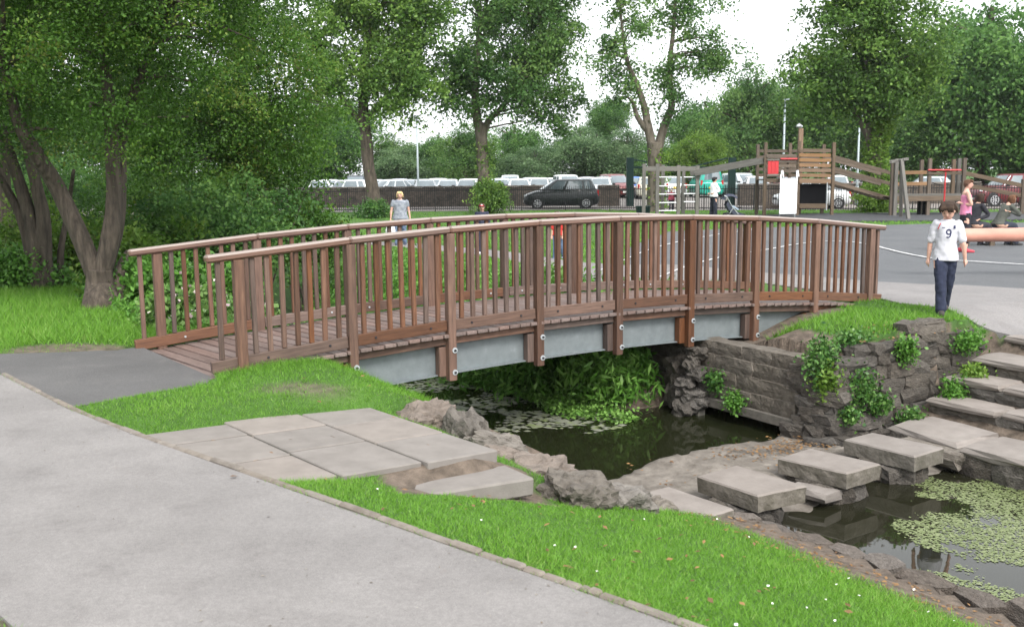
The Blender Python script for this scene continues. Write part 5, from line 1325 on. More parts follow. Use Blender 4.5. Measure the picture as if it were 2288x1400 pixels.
# weeds rooted in the wing wall and steps
for k, (u, v, s_, ax_, w, h, m, lab) in enumerate([
        (1832, 800, 6.55, -2.0, .22, .26, m_ivy, 'trailing ivy at the corner of the stone wall under the bridge end'),
        (1845, 850, 6.6, -2.1, .16, .2, m_leafL, 'yellowish weeds low on the wall corner'),
        (1920, 870, 7.0, -2.2, .25, .22, m_ivy, 'grey-green creeper in the middle of the stone wall'),
        (2022, 780, 7.7, -2.18, .11, .17, m_plant, 'upright weed high in the stone wall'),
        (1960, 900, 7.2, -2.25, .16, .13, m_ivy, 'small weed low in the wall, right of the creeper'),
        (2030, 935, 7.45, -2.3, .18, .13, m_ivy, 'weed tuft at the foot of the wall by the landing'),
        (2130, 880, 8.1, -2.3, .22, .2, m_plant, 'green tuft at the end of the third step'),
        (2160, 760, 8.9, -2.2, .22, .13, m_plant, 'weeds over the wall end beside the top step'),
        (2170, 830, 8.5, -2.35, .16, .1, m_leafL, 'pale weeds at the end of the second step'),
        (1890, 925, 6.75, -2.25, .12, .12, m_ivy, 'small green sprig near the foot of the wall corner'),
        (1640, 895, 6.2, -.6, .13, .13, m_plant, 'fern-like tuft on the abutment ledge'),
        (1600, 850, 6.3, -.2, .14, .16, m_ivy, 'dark ivy on the abutment in the shade of the bridge'),
        (1900, 755, 7.1, -1.9, .28, .09, m_ivy, 'flat weeds along the top of the wall near the bridge')]):
    p = D(u, v, ST(s_, ax_).y)
    root = thing('wall_weed', lab, 'weed', (p.x, p.y, p.z - h), 'weeds growing in the walls and steps')
    rr = np.random.default_rng(300 + k); n2 = int(900 * (w * h / .04) ** .8) + 140
    q = rr.normal(size=(n2, 3)) * np.array([w * .5, .07, h * .5]); pts = np.array([p.x, p.y - .05, p.z]) + q[:, :1] * np.array([E1.x, E1.y, 0]) + q[:, 1:2] * np.array([E2.x, E2.y, 0]) + q[:, 2:] * np.array([0, 0, 1])
    link('leaves', leaves('leaves', pts, .048, rr.normal(.5, .22, n2), m, rr, .7, .3), None, root)
    mb_ = MB()
    for _ in range(6): a = Vector(pts[rr.integers(n2)]); mb_.tube([p + Vector((0, .05, -h * .4)), a.lerp(p, .4), a], [.004, .003, .001], 4, caps=False)
    mb_.build('stems', m_bark, root)

# grass blades
m_grass = leafmat('grass_blades', [(.06, .15, .012), (.10, .24, .02), (.14, .31, .032), (.23, .33, .085)], .3, .5)
def view_mask(x, y, m_=.16): return (y > 1.2) & (np.abs(x) < y * (.53 + m_) + 1.2)
def slab_zone(s, t): return (s < .72 - .145 * (t + 1.55)) & (s > -2.6) & (t < -1.60 + .27 * np.minimum(s, 0)) & (t > -3.56)
def grass_ok(x, y):
    s, t = to_st(x, y)
    bad = pip(PATH_POLY, x, y) | pip(APRON_POLY, x, y) | pip(PALE_R, x, y) | pip(PALE_L, x, y) | pip(TARMAC, x, y) | pip(RUBBER, x, y)
    bad |= slab_zone(s, t) | ((s > 3.2) & (s < 6.6) & (t > -20)) | ((t < -1.95) & (s > 3.2) & (s < 9.9)) | ((s > -.5) & (s < 9.95) & (t > -.03) & (t < 2.4))
    bad |= ((s > -.05) & (s < 1.15) & (t < -3.4) & (t > -3.9))
    bad |= (y > yfen(x) - .2)
    return ~bad
def blades(name, n_, xr, yr, h, w, r, label, dens_pow=0.0, tone=.45):
    y = yr[0] + (yr[1] - yr[0]) * r.random(n_) ** (1 + dens_pow); x = r.uniform(-1, 1, n_) * (y * .69 + 1.2)
    k = (x > xr[0]) & (x < xr[1]); x, y = x[k], y[k]
    k = grass_ok(x, y); x, y = x[k], y[k]
    so = soil_mask(x, y); k = r.random(len(x)) > so * 1.05; x, y = x[k], y[k]
    s, t = to_st(x, y); n2 = len(x)
    tuft = wob(x, y, 2.2, 31) + .6 * wob(x, y, 6, 32)
    hh = h * r.uniform(.55, 1.25, n2) * (1 + .35 * tuft)
    longer = np.exp(-((t + .15) / .35) ** 2) * ((s > -.6) & (s < 2.6)) + np.exp(-((s - 2.3) / .5) ** 2) * (t > -1.5) * (t < 0) + ((s > 7) & (s < 9.6) & (t > -2) & (t < 0)) * .6 + (t > 2.4) * (t < 12) * (s < 3) * .9
    hh = hh * (1 + 1.1 * np.clip(longer, 0, 1)); ww = w * r.uniform(.7, 1.3, n2)
    z = height(x, y) - .006
    a = r.uniform(0, 2 * PI, n2); lean = r.normal(0, .62, (n2, 2)) * hh[:, None]
    dx, dy = np.cos(a) * ww / 2, np.sin(a) * ww / 2
    V = np.stack([np.stack([x - dx, y - dy, z], 1), np.stack([x + dx, y + dy, z], 1), np.stack([x + lean[:, 0], y + lean[:, 1], z + hh], 1)], 1)
    tn = tone + .16 * tuft + r.normal(0, .16, n2) + .25 * (r.random(n2) < .05)
    return tag(link(name, np_mesh(name, V, 3, m_grass, {'rnd': np.clip(tn, 0, 1)})), label, 'grass', kind='stuff')
r = np.random.default_rng(400)
blades('grass', 640000, (-9, 9), (3.4, 11.5), .035, .0055, r, 'short mown grass on the near bank and around the bridge end', .0, .5)
blades('grass', 170000, (-12, 12), (11.5, 19), .055, .011, r, 'grass on the far banks beside the bridge', .15, .5)
blades('grass', 150000, (-40, 30), (19, 54), .07, .03, r, 'wide park lawn grass behind the bridge', .35, .42)
# fallen leaves, daisies
m_dead = leafmat('fallen_leaf', [(.09, .05, .025), (.16, .085, .035), (.26, .15, .06), (.13, .075, .04)], .1, .7)
def litter(name, label, n_, pts, ls, m, r, up=3.0, ratio=.6, cat='leaves'):
    return tag(link(name, leaves(name, pts, ls, r.random(len(pts)), m, r, ratio, up)), label, cat, kind='stuff')
s = r.uniform(-1, 3.3, 120); t = r.uniform(-7.2, -3.6, 120); x, y = B0.x + E1.x * s + E2.x * t, B0.y + E1.y * s + E2.y * t; k = grass_ok(x, y); x, y = x[k], y[k]
litter('fallen_leaves', 'scattered orange fallen leaves on the near grass bank', 0, np.stack([x, y, height(x, y) + .03], 1), .042, m_dead, r)
s = r.uniform(-1.2, 1.0, 16); t = r.uniform(-3.9, -1.0, 16); x, y = B0.x + E1.x * s + E2.x * t, B0.y + E1.y * s + E2.y * t
litter('fallen_leaves', 'a few fallen leaves along the paving slabs and footpath edge', 0, np.stack([x, y, np.maximum(height(x, y) + .05, .03)], 1), .05, m_dead, r)
s = np.r_[r.normal(5.8, .55, 380), r.uniform(3.6, 6.9, 90)]; t = np.r_[r.normal(-1.95, .17, 380), r.uniform(-3.0, -1.5, 90)]
k = (s > 3.4) & (s < 6.9) & (t < -1.5) & (t > -3.1); s, t = s[k], t[k]; x, y = B0.x + E1.x * s + E2.x * t, B0.y + E1.y * s + E2.y * t
litter('leaf_litter', 'orange leaf litter lying on the stone sill behind the stepping stones', 0, np.stack([x, y, -1.225 + r.uniform(0, .012, len(x))], 1), .045, m_dead, r, 4)
s = r.uniform(2.5, 3.4, 420); t = r.uniform(-8, -3.4, 420); x, y = B0.x + E1.x * s + E2.x * t, B0.y + E1.y * s + E2.y * t
litter('leaf_litter', 'brown leaf litter on the bare strip above the pond edge', 0, np.stack([x, y, height(x, y) + .012], 1), .04, m_dead, r, 4)
s = r.uniform(6.9, 9, 200); t = r.uniform(-2.2, -1.5, 200); x, y = B0.x + E1.x * s + E2.x * t, B0.y + E1.y * s + E2.y * t
litter('leaf_litter', 'dry leaves along the top of the stone wing wall', 0, np.stack([x, y, np.maximum(height(x, y), -.1) + .02], 1), .04, m_dead, r, 3)
mb = MB(); m_daisy = plain('daisy_white', (.78, .78, .74), .6)
for _ in range(26):
    s, t = r.uniform(-.6, 3.0), r.uniform(-7.5, -3.9); p = ST(s, t)
    if not grass_ok(np.array([p.x]), np.array([p.y]))[0]: continue
    z = H1(p.x, p.y) + .05; q = r.uniform(.005, .009)
    mb.add([(p.x, p.y, z + .004)] + [(p.x + math.cos(a) * q, p.y + math.sin(a) * q, z + r.uniform(-.004, .006)) for a in np.linspace(0, 2 * PI, 8)[:-1]], [(0, i + 1, (i + 1) % 7 + 1) for i in range(7)])
tag(mb.build('daisies', m_daisy), 'small white daisies dotted over the near grass bank', 'daisies', kind='stuff')
# grit and scraps on the footpath
n_ = 320; q = r.random((n_, 2)); ex = np.array([p[:2] for p in EDGE[2:10]]); k = r.integers(0, len(ex) - 1, n_); base = ex[k] * (1 - q[:, :1]) + ex[k + 1] * q[:, :1]
nrm_ = np.array([-.678, -.735]); d_ = 1.9 * q[:, 1] ** 1.7; x, y = base[:, 0] + nrm_[0] * d_, base[:, 1] + nrm_[1] * d_
m_grit = leafmat('path_grit', [(.06, .05, .04), (.14, .11, .08), (.30, .28, .25), (.10, .09, .08)], 0, .8)
tag(link('path_grit', leaves('path_grit', np.stack([x, y, np.full(n_, .017)], 1), r.uniform(.006, .02, n_), r.random(n_), m_grit, r, .7, 6)), 'grit and scraps of leaf scattered on the grey footpath', 'grit', kind='stuff')
# pond weed
NA = 4
m_weed = leafmat('pond_weed', [(.10, .13, .05), (.145, .18, .07), (.19, .225, .105), (.24, .265, .15)], .1, .5)
n_ = 90000
s = r.uniform(3.6, 7.6, n_); t = -r.uniform(3.0, 9.5, n_)
f = wob(s * 1.0, t * 1.0, 3.2, 61) + .5 * wob(s, t, 8, 62) + .35 * wob(s, t, 17, 64) + .55 * sm(4.2, 5.6, s) * sm(-3.6, -4.6, t) + .04 - .95 * sm(-4.3, -3.6, t) * sm(6.6, 5.6, s) - .8 * sm(5.0, 4.3, s) * sm(-5.4, -4.6, t)
k = (f + r.normal(0, .12, n_) > 0); s, t = s[k], t[k]; n2 = len(s)
x, y = B0.x + E1.x * s + E2.x * t, B0.y + E1.y * s + E2.y * t
an = np.linspace(0, 2 * PI, 5)[:-1]; rad_ = r.uniform(.006, .021, n2)
V = np.stack([x[:, None] + np.cos(an) * rad_[:, None] * r.uniform(.6, 1.3, (n2, NA)), y[:, None] + np.sin(an) * rad_[:, None] * r.uniform(.5, 1.1, (n2, NA)), np.broadcast_to((ZP + .003 + r.uniform(0, .004, n2))[:, None], (n2, NA))], -1)
tag(link('pond_weed', np_mesh('pond_weed', V, 4, m_weed, {'rnd': np.clip(r.normal(.5, .25, n2), 0, 1)})), 'pale green weed floating in patches on the pond', 'pond weed', kind='stuff')
m_scum = leafmat('stream_scum', [(.14, .15, .12), (.22, .23, .18), (.16, .2, .08)], 0, .7)
n_ = 2600; s = r.uniform(3.3, 5.2, n_); t = r.uniform(.0, 4.5, n_); f = wob(s, t, 3.5, 71) + .4 * wob(s, t, 9, 72) + .25 - np.abs(s - 4.1) * .35; k = f + r.normal(0, .1, n_) > 0; s, t = s[k], t[k]; n2 = len(s)
x, y = B0.x + E1.x * s + E2.x * t, B0.y + E1.y * s + E2.y * t; rad_ = r.uniform(.02, .07, n2)
V = np.stack([x[:, None] + np.cos(an) * rad_[:, None] * r.uniform(.6, 1.3, (n2, NA)), y[:, None] + np.sin(an) * rad_[:, None] * r.uniform(.5, 1.1, (n2, NA)), np.broadcast_to((ZU + .003 + r.uniform(0, .004, n2))[:, None], (n2, NA))], -1)
tag(link('stream_scum', np_mesh('stream_scum', V, 4, m_scum, {'rnd': r.random(n2)})), 'grey-green scum floating on the stream under the bridge', 'scum', kind='stuff')
# ------------------------------------------------------------------ people
def remesh(mb_, name, m, voxel, it=6, fold=0.0):
    me = mb_.mesh('tmp', m, True); o = bpy.data.objects.new('tmp', me); COL.objects.link(o)
    md = o.modifiers.new('r', 'REMESH'); md.mode = 'VOXEL'; md.voxel_size = voxel; md.use_smooth_shade = True
    sm_ = o.modifiers.new('s', 'SMOOTH'); sm_.factor = .5; sm_.iterations = it
    dg = bpy.context.evaluated_depsgraph_get()
    out = bpy.data.meshes.new_from_object(o.evaluated_get(dg)); out.name = name
    bpy.data.objects.remove(o)
    if fold:
        nv = len(out.vertices); co = np.empty(nv * 3, dtype=np.float32); out.vertices.foreach_get('co', co); co = co.reshape(-1, 3); nr = np.empty(nv * 3, dtype=np.float32); out.vertices.foreach_get('normal', nr); nr = nr.reshape(-1, 3)
        dsp = np.array([mnoise.noise(Vector((c[0] * 13 + c[2] * 8, c[1] * 9, c[2] * 4 - c[0] * 5))) + .45 * mnoise.noise(Vector((c[0] * 9 - c[2] * 6, c[1] * 14, c[2] * 22))) for c in co], dtype=np.float32)
        co += nr * (dsp * fold)[:, None]; out.vertices.foreach_set('co', co.ravel())
    out.materials.clear(); out.materials.append(m)
    out.polygons.foreach_set('use_smooth', [True] * len(out.polygons))
    return out
def chain(mb_, pts, rad, n=12, ry=None):
    """rounded tapered limb"""
    P_ = dens([Vector(p) for p in pts], 4); u = np.linspace(0, 1, len(P_)); k = np.linspace(0, 1, len(pts))
    R_ = list(np.interp(u, k, rad)); RY = list(np.interp(u, k, ry if ry is not None else rad))
    mb_.tube(P_, R_, n, ry=RY); mb_.ball(P_[0], R_[0] * .98, n, 6); mb_.ball(P_[-1], R_[-1] * .98, n, 6)
def sec(mb_, rings, n=18):
    """stack of ellipses: (centre, half width, half depth)"""
    vs, fs = [], []
    for c, a, b in rings:
        for k in range(n): q = 2 * PI * k / n; vs.append((c[0] + a * math.cos(q), c[1] + b * math.sin(q), c[2]))
    m_ = len(rings)
    fs = [(i * n + k, i * n + (k + 1) % n, (i + 1) * n + (k + 1) % n, (i + 1) * n + k) for i in range(m_ - 1) for k in range(n)] + [tuple(range(n))[::-1], tuple((m_ - 1) * n + k for k in range(n))]
    mb_.add(vs, fs)
SKIN = mat('skin', (.50, .30, .22), (.56, .35, .26), scale=6, rough=.55, spec=.3)
SKIN2 = mat('skin_pink', (.55, .32, .25), (.61, .37, .29), scale=6, rough=.55, spec=.3)
_cloth = {}
def cloth(c, c2=None):
    k = (c, c2)
    if k not in _cloth: _cloth[k] = mat('cloth_%d' % len(_cloth), c, c2 or tuple(min(1, x * 1.15) for x in c), scale=5 if not c2 else 14, rough=.9, bump=.3, bscale=18, bdist=.01)
    return _cloth[k]
m_eye = plain('eye_dark', (.03, .022, .018), .3); m_lip = plain('lip', (.40, .16, .13), .6)
def leg_pts(hip, a1, a2, L1, L2, side=0.0):
    d1 = Vector((math.sin(side), -math.sin(a1), -math.cos(a1))).normalized(); d2 = Vector((math.sin(side), -math.sin(a2), -math.cos(a2))).normalized()
    kn = hip + d1 * L1; an = kn + d2 * L2
    return hip, kn, an
def person(label, loc, heading, Ht, o):
    """faces -Y when heading is 0; o: pose and clothes. One body mesh, clothes and hair its children"""
    h = Ht; vx = o.get('voxel', .0155); sk = o.get('skin', SKIN); child = o.get('child', 0.0); wd = o.get('wide', 1.0)
    hs = 1 + .35 * child                                            # children have larger heads
    hipz, shz = .50 * h, (.815 - .01 * child) * h
    lean = o.get('lean', 0.0); sit = o.get('sit')
    mx = Matrix.Rotation(heading, 4, 'Z')
    up = lambda z, x=0, y=0: Vector((x, y - math.sin(lean) * max(0, z - hipz), hipz + (z - hipz) * math.cos(lean) if z > hipz else z))
    L1, L2 = .245 * h, .245 * h
    legs = []
    for sx, key in ((-1, 'lr'), (1, 'll')):                         # viewer's left is -x
        a1, a2 = o.get(key, (0.03, -.03)); legs.append(leg_pts(Vector((sx * .052 * h * wd, 0, hipz)), a1, a2, L1, L2, sx * o.get('spread', .02)))
    low = min(l[2].z for l in legs) - .045 * h
    S = Vector((0, 0, -low)) if not sit else Vector((0, 0, o['seat_z'] + .075 * h - hipz))
    legs = [tuple(p + S for p in l) for l in legs]; U = lambda z, x=0, y=0: up(z, x, y) + S
    arms = []
    for sx, key in ((-1, 'ar'), (1, 'al')):
        fa, ab, ff, fab = o.get(key, (.05, .12, -.25, .02))          # upper arm forward/out, forearm forward/out
        shd = U(shz - .012 * h, sx * .108 * h * wd)
        d1 = Vector((sx * math.sin(ab), -math.sin(fa), -math.cos(fa) * math.cos(ab))).normalized(); d2 = Vector((sx * math.sin(fab), -math.sin(-ff), -math.cos(ff))).normalized()
        el = shd + d1 * .175 * h; wr = el + d2 * .15 * h
        arms.append((shd, el, wr, d2))
    hd_t = o.get('nod', 0.0); neck = U(.845 * h); hc = U((.925) * h) + Vector((0, -.012 * h - math.sin(hd_t) * .03 * h, -abs(math.sin(hd_t)) * .012 * h + .0))
    hr = .064 * h * hs
    HR = (Matrix.Rotation(o.get('look', 0.0), 3, 'Z') @ Matrix.Rotation(hd_t, 3, 'X'))
    hp = lambda x, y, z: hc + HR @ Vector((x, y, z)) * hr
    # body
    b = MB()
    sec(b, [(U(z * h, 0, yy * h), a * h * wd, d * h) for z, a, d, yy in ((.47, .07, .055, .0), (.52, .083, .06, .004), (.60, .072, .05, 0), (.68, .078, .055, 0), (.755, .093, .06, 0), (.80, .095, .052, .004), (.83, .05, .036, .006), (.86, .031, .032, .0))])
    chain(b, [U(.82 * h), U(.865 * h), hc + Vector((0, 0, -.5 * hr))], [.034 * h, .030 * h, .031 * h])
    b.ball(hp(0, .06, .16), (hr * .80, hr * .95, hr * .90), 16, 12, rot=HR); b.ball(hp(0, -.12, -.32), (hr * .66, hr * .72, hr * .74), 14, 10, rot=HR); b.ball(hp(0, -.32, -.72), (hr * .34, hr * .36, hr * .28), 10, 8, rot=HR)
    chain(b, [hp(0, -.83, .10), hp(0, -.98, -.16), hp(0, -.9, -.26)], [hr * .08, hr * .125, hr * .11], 8)
    for sx in (-1, 1): b.ball(hp(sx * .82, .06, -.06), (hr * .09, hr * .17, hr * .25), 8, 6, rot=HR)
    for (sh_, el, wr, d2), sx in zip(arms, (-1, 1)):
        chain(b, [sh_, sh_.lerp(el, .5), el, el.lerp(wr, .4), wr], [.031 * h, .027 * h, .0215 * h, .0225 * h, .0155 * h], 10)
        pl = wr + d2 * .042 * h; inn = Vector((-sx, 0, 0))
        w_ = Vector((0, -1, 0)); w_ = (w_ - d2 * w_.dot(d2)).normalized()
        chain(b, [wr, wr + d2 * .02 * h, pl], [.014 * h, .018 * h, .021 * h], 10, [.012 * h, .012 * h, .012 * h])
        for q, (off, ln) in enumerate(((-.018, .033), (-.006, .040), (.006, .042), (.017, .036))):
            f0 = pl + w_ * -off * h; f1 = f0 + d2 * ln * .55 * h + inn * .004 * h; f2 = f1 + (d2 + inn * .5).normalized() * ln * .5 * h
            chain(b, [pl.lerp(f0, .6) - d2 * .012 * h, f0, f1, f2], [.0075 * h, .0068 * h, .0062 * h, .005 * h], 6)
        th = wr + d2 * .018 * h + w_ * .014 * h
        chain(b, [th, th + (w_ * .8 + d2).normalized() * .022 * h + inn * .004 * h, th + (w_ * .45 + d2).normalized() * .043 * h + inn * .008 * h], [.0085 * h, .0075 * h, .0055 * h], 6)
    for hip, kn, an in legs:
        chain(b, [hip, hip.lerp(kn, .5), kn, kn.lerp(an, .35), an], [.062 * h, .054 * h, .036 * h, .036 * h, .022 * h], 12)
        chain(b, [an + Vector((0, .018 * h, -.02 * h)), an + Vector((0, -.03 * h, -.027 * h)), an + Vector((0, -.085 * h, -.033 * h))], [.020 * h, .018 * h, .010 * h], 8)
    MWp = Matrix.Translation(Vector(loc)) @ mx
    root = link('person', remesh(b, 'person', sk, vx), MWp)
    tag(root, label, 'person', o.get('group'))
    def wear(nm, mb_, m, v_=None, it=6, fold=0.0): return link(nm, remesh(mb_, nm, m, v_ or vx, it, fold), MWp, root)
    # trousers, shorts or skirt
    bt = o['bottom']; t = MB(); full = bt.get('len', 1.0)
    sec(t, [(U(z * h), a * h * wd, d * h) for z, a, d in ((.455, .084, .066), (.50, .090, .070), (.535, .084, .064), (.56, .076, .056))])
    for hip, kn, an in legs:
        e = kn.lerp(an, min(1, full)) if full > .02 else kn
        lw = bt.get('flare', 1.0)
        P_ = [hip + Vector((0, 0, .01 * h)), hip.lerp(kn, .5), kn, kn.lerp(e, .6), e + Vector((0, 0, -.005 * h))]
        chain(t, P_, [.060 * h, .057 * h, .046 * h * lw, .043 * h * lw, .044 * h * lw], 12, [.068 * h, .062 * h, .048 * h * lw, .045 * h * lw, .048 * h * lw])
    wear('trousers', t, cloth(*bt['col']), fold=.011)
    # top
    tp = o['top']; t = MB(); hem = tp.get('hem', .49); k = tp.get('loose', 1.12)
    rows_ = [(hem, .108 * tp.get('skirt', 1.0), .080), (.55, .098, .072), (.62, .089, .066), (.69, .089, .066), (.755, .096, .066), (.797, .100, .057), (.82, .072, .047), (.838, .046, .040)]
    if tp.get('strap'): rows_ = rows_[:5] + [(.775, .085, .058)]
    sec(t, [(U(z * h, 0, .002 * h), a * h * k * wd, d * h * k) for z, a, d in rows_])
    slv = tp.get('sleeve', .75); ks = 1 + (k - 1) * .45
    if slv > 0:
        for sh_, el, wr, d2 in arms:
            e = sh_.lerp(el, slv) if slv <= 1 else el.lerp(wr, slv - 1)
            P_ = [sh_ + Vector((0, 0, .004 * h)), sh_.lerp(e, .5), e] if slv <= 1 else [sh_ + Vector((0, 0, .004 * h)), sh_.lerp(el, .5), el, e]
            chain(t, P_, [.033 * h * ks, .034 * h * ks, .036 * h * ks] if slv <= 1 else [.037 * h * ks, .034 * h * ks, .029 * h * ks, .025 * h * ks], 12)
    topo = wear('top' if not tp.get('name') else tp['name'], t, cloth(*tp['col']), it=4, fold=.009)
    # shoes
    for hip, kn, an in legs:
        t = MB(); chain(t, [an + Vector((0, .022 * h, -.022 * h)), an + Vector((0, -.03 * h, -.028 * h)), an + Vector((0, -.075 * h, -.034 * h)), an + Vector((0, -.105 * h, -.036 * h))], [.033 * h, .032 * h, .029 * h, .020 * h], 10, [.036 * h, .031 * h, .025 * h, .018 * h])
        wear('shoe', t, cloth(*o.get('shoe', ((.03, .03, .03),))), None, 2)
    # hair
    hr_ = o.get('hair'); 
    if hr_:
        t = MB(); t.ball(hp(0, .16, .30), (hr * .86, hr * .95, hr * .80), 16, 10, rot=HR)
        t.ball(hp(0, .5, -.05), (hr * .74, hr * .55, hr * .75), 12, 8, rot=HR)
        ln = hr_.get('len', 0.0); rr_ = random.Random(5)
        for q in range(hr_.get('locks', 14)):
            a = PI * (q / 13) ; x_, y_ = math.cos(a) * .88, .1 + math.sin(a) * .72
            chain(t, [hp(x_ * .7, y_ * .7, .75), hp(x_ * 1.0, y_, .1), hp(x_ * (1.02 + rr_.uniform(-.1, .18)), y_ * 1.05, -.35 - ln)], [hr * .22, hr * .24, hr * .12], 7)
        for q in range(6): x_ = -.6 + q * .24; chain(t, [hp(x_ * .8, -.35, .95), hp(x_, -.8, .72), hp(x_ * 1.1 + rr_.uniform(-.12, .12), -.90, .52 + rr_.uniform(-.2, .2) - hr_.get('fringe', 0))], [hr * .2, hr * .16, hr * .08], 7)
        for q in range(hr_.get('messy', 0)):
            v_ = Vector((rr_.uniform(-1, 1), rr_.uniform(-.7, 1), rr_.uniform(.1, 1))).normalized(); w_ = Vector((rr_.uniform(-.5, .5), rr_.uniform(-.5, .5), rr_.uniform(-.6, .1)))
            a_ = hp(v_.x * .75, .1 + v_.y * .8, .28 + v_.z * .68); b_ = hp(v_.x * 1.0 + w_.x * .3, .1 + v_.y * 1.05 + w_.y * .3, .28 + v_.z * .9 + w_.z * .4); chain(t, [a_, a_.lerp(b_, .6), b_], [hr * .22, hr * .17, hr * .05], 6)
        wear('hair', t, cloth(*hr_['col']), vx * .9, 2)
    cp_ = o.get('cap')
    if cp_:
        t = MB(); t.ball(hp(0, .06, .42), (hr * .92, hr * 1.02, hr * .72), 16, 10, rot=HR); cobj = wear('cap', t, cloth(*cp_['col']), vx * .8, 2)
        if cp_.get('peak', True):
            t = MB(); t.ball(hp(0, -1.0, .46), (hr * .72, hr * .62, hr * .08), 14, 6, rot=HR @ Matrix.Rotation(.12, 3, 'X')); link('peak', t.mesh('peak', cloth(*cp_.get('peakcol', cp_['col'])), True), MWp, root)
        if cp_.get('badge'):
            t = MB(); t.ball(hp(0, -.93, .62), (hr * .3, hr * .1, hr * .17), 10, 6, rot=HR); link('badge', t.mesh('badge', cloth((.75, .75, .75)), True), MWp, root)
    # face
    t = MB()
    for sx in (-1, 1): t.ball(hp(sx * .30, -.80, .06), (hr * .10, hr * .06, hr * .06), 8, 6, rot=HR)
    link('eyes', t.mesh('eyes', m_eye, True), MWp, root)
    t = MB(); t.ball(hp(0, -.80, -.50), (hr * .22, hr * .07, hr * .06), 8, 6, rot=HR); link('mouth', t.mesh('mouth', m_lip, True), MWp, root)
    root['_dummy'] = 0; del root['_dummy']
    return root, topo, MWp, U, arms, legs, S
def gz(u, v, z=0.0):
    p = G(u, v, z); return (p.x, p.y, z)

# the boy in the white football shirt
loc = gz(2106, 698, .012)
NAVY = ((.012, .016, .035), (.022, .028, .055))
boy, shirt, MWb, U, arms, legs, S = person('boy in white football shirt numbered 9 and dark trousers walking beside the stream', loc, -.30, 1.50, dict(
    voxel=.0085, child=.55, wide=.88, skin=SKIN2, nod=.5, look=-.25, lr=(.34, .20), ll=(-.16, -.55), spread=-.03, ar=(-.16, .20, .12, .06), al=(.16, .26, .22, .16),
    bottom=dict(col=NAVY, len=1.03, flare=1.08), top=dict(col=((.44, .44, .48), (.50, .50, .54)), hem=.465, loose=1.17, sleeve=.85, name='shirt', skirt=1.04),
    shoe=((.035, .03, .028),), hair=dict(col=((.022, .013, .009), (.06, .036, .024)), len=-.02, fringe=.12, messy=26)))
def stroke(name, pts, w, m, n=6):
    """a painted stroke on the shirt front: (x, z) points draped on the cloth"""
    bv = BVHTree.FromPolygons([v.co.copy() for v in shirt.data.vertices], [tuple(p.vertices) for p in shirt.data.polygons])
    P_ = dens([Vector((p[0], 0, p[1])) for p in pts], n); vs = []
    for i, p in enumerate(P_):
        d = (P_[min(i + 1, len(P_) - 1)] - P_[max(i - 1, 0)]).normalized(); q = Vector((-d.z, 0, d.x)) * w / 2
        for k in (-1, 0, 1):
            c = p + q * k; hit = bv.ray_cast(Vector((c.x, -2, c.z)), Vector((0, 1, 0)))
            vs.append((c.x, (hit[0].y if hit[0] else -.1) - .006, c.z))
    mb_ = MB(); mb_.add(vs, [(3 * i + k, 3 * i + k + 1, 3 * i + k + 4, 3 * i + k + 3) for i in range(len(P_) - 1) for k in (0, 1)])
    return mb_.build(name, m, shirt, MWb)
m_num = plain('shirt_navy', (.02, .025, .07), .8)
zc_ = U(.715 * 1.50).z
cx9, cz9 = .012, zc_ + .018
stroke('shirt_number', [(cx9 + .027 * math.cos(a), cz9 + .030 * math.sin(a)) for a in np.linspace(-.5, 2 * PI, 14)] + [(cx9 + .027, cz9 - .02), (cx9 + .02, cz9 - .055), (cx9 - .004, cz9 - .072), (cx9 - .026, cz9 - .066)], .017, m_num, 3)
def patch(name, x0, x1, z0, z1, m, nx=6, nz=6, fn=None):
    bv = BVHTree.FromPolygons([v.co.copy() for v in shirt.data.vertices], [tuple(p.vertices) for p in shirt.data.polygons])
    vs, fs = [], []
    for j in range(nz + 1):
        for i in range(nx + 1):
            x = x0 + (x1 - x0) * i / nx; z = z0 + (z1 - z0) * j / nz
            if fn: x, z = fn(i / nx, j / nz)
            hit = bv.ray_cast(Vector((x, -2, z)), Vector((0, 1, 0))); vs.append((x, (hit[0].y if hit[0] else 0) - .006, z))
    fs = [(j * (nx + 1) + i, j * (nx + 1) + i + 1, (j + 1) * (nx + 1) + i + 1, (j + 1) * (nx + 1) + i) for j in range(nz) for i in range(nx)]
    q = MB(); q.add(vs, fs); return q.build(name, m, shirt, MWb)
patch('crest', .070, .098, zc_ + .062, zc_ + .105, m_num, 3, 4)
patch('maker_mark', -.075, -.035, zc_ + .072, zc_ + .080, m_num, 4, 1)
patch('red_stripe', 0, 0, 0, 0, plain('shirt_red', (.55, .03, .04), .8), 8, 2, lambda a, b: (-.098 - a * .03 + b * .012, zc_ + .135 - a * .085 + b * .004))
# women and children in the park
ZL = -.28
GR = ((.30, .32, .36), (.16, .18, .22))
person('blonde woman in a grey patterned top and jeans walking with a white bag', gz(896, 548, ZL), .05, 1.66, dict(
    wide=1.18, skin=SKIN2, lr=(.22, .10), ll=(-.12, -.30), ar=(.06, .22, -.12, .10), al=(-.08, .22, -.1, .12), bottom=dict(col=((.10, .14, .22), (.16, .21, .30)), len=.95),
    top=dict(col=GR, hem=.47, loose=1.18, sleeve=.45, skirt=1.12), shoe=((.04, .05, .08),), hair=dict(col=((.55, .38, .18), (.72, .55, .30)), len=.35)))
p = gz(896, 548, ZL)
bag = thing('carrier_bag', 'white carrier bag hanging from the hand of the blonde woman', 'bag', (p[0] - .30, p[1] - .1, .1))
mb = MB(); sec(mb, [((p[0] - .30, p[1] - .12, z), a, d) for z, a, d in ((.02, .10, .05), (.06, .15, .08), (.2, .17, .09), (.33, .12, .05), (.38, .06, .02))], 12); mb.build('bag', cloth((.75, .75, .77), (.6, .6, .66)), bag, smooth=True)
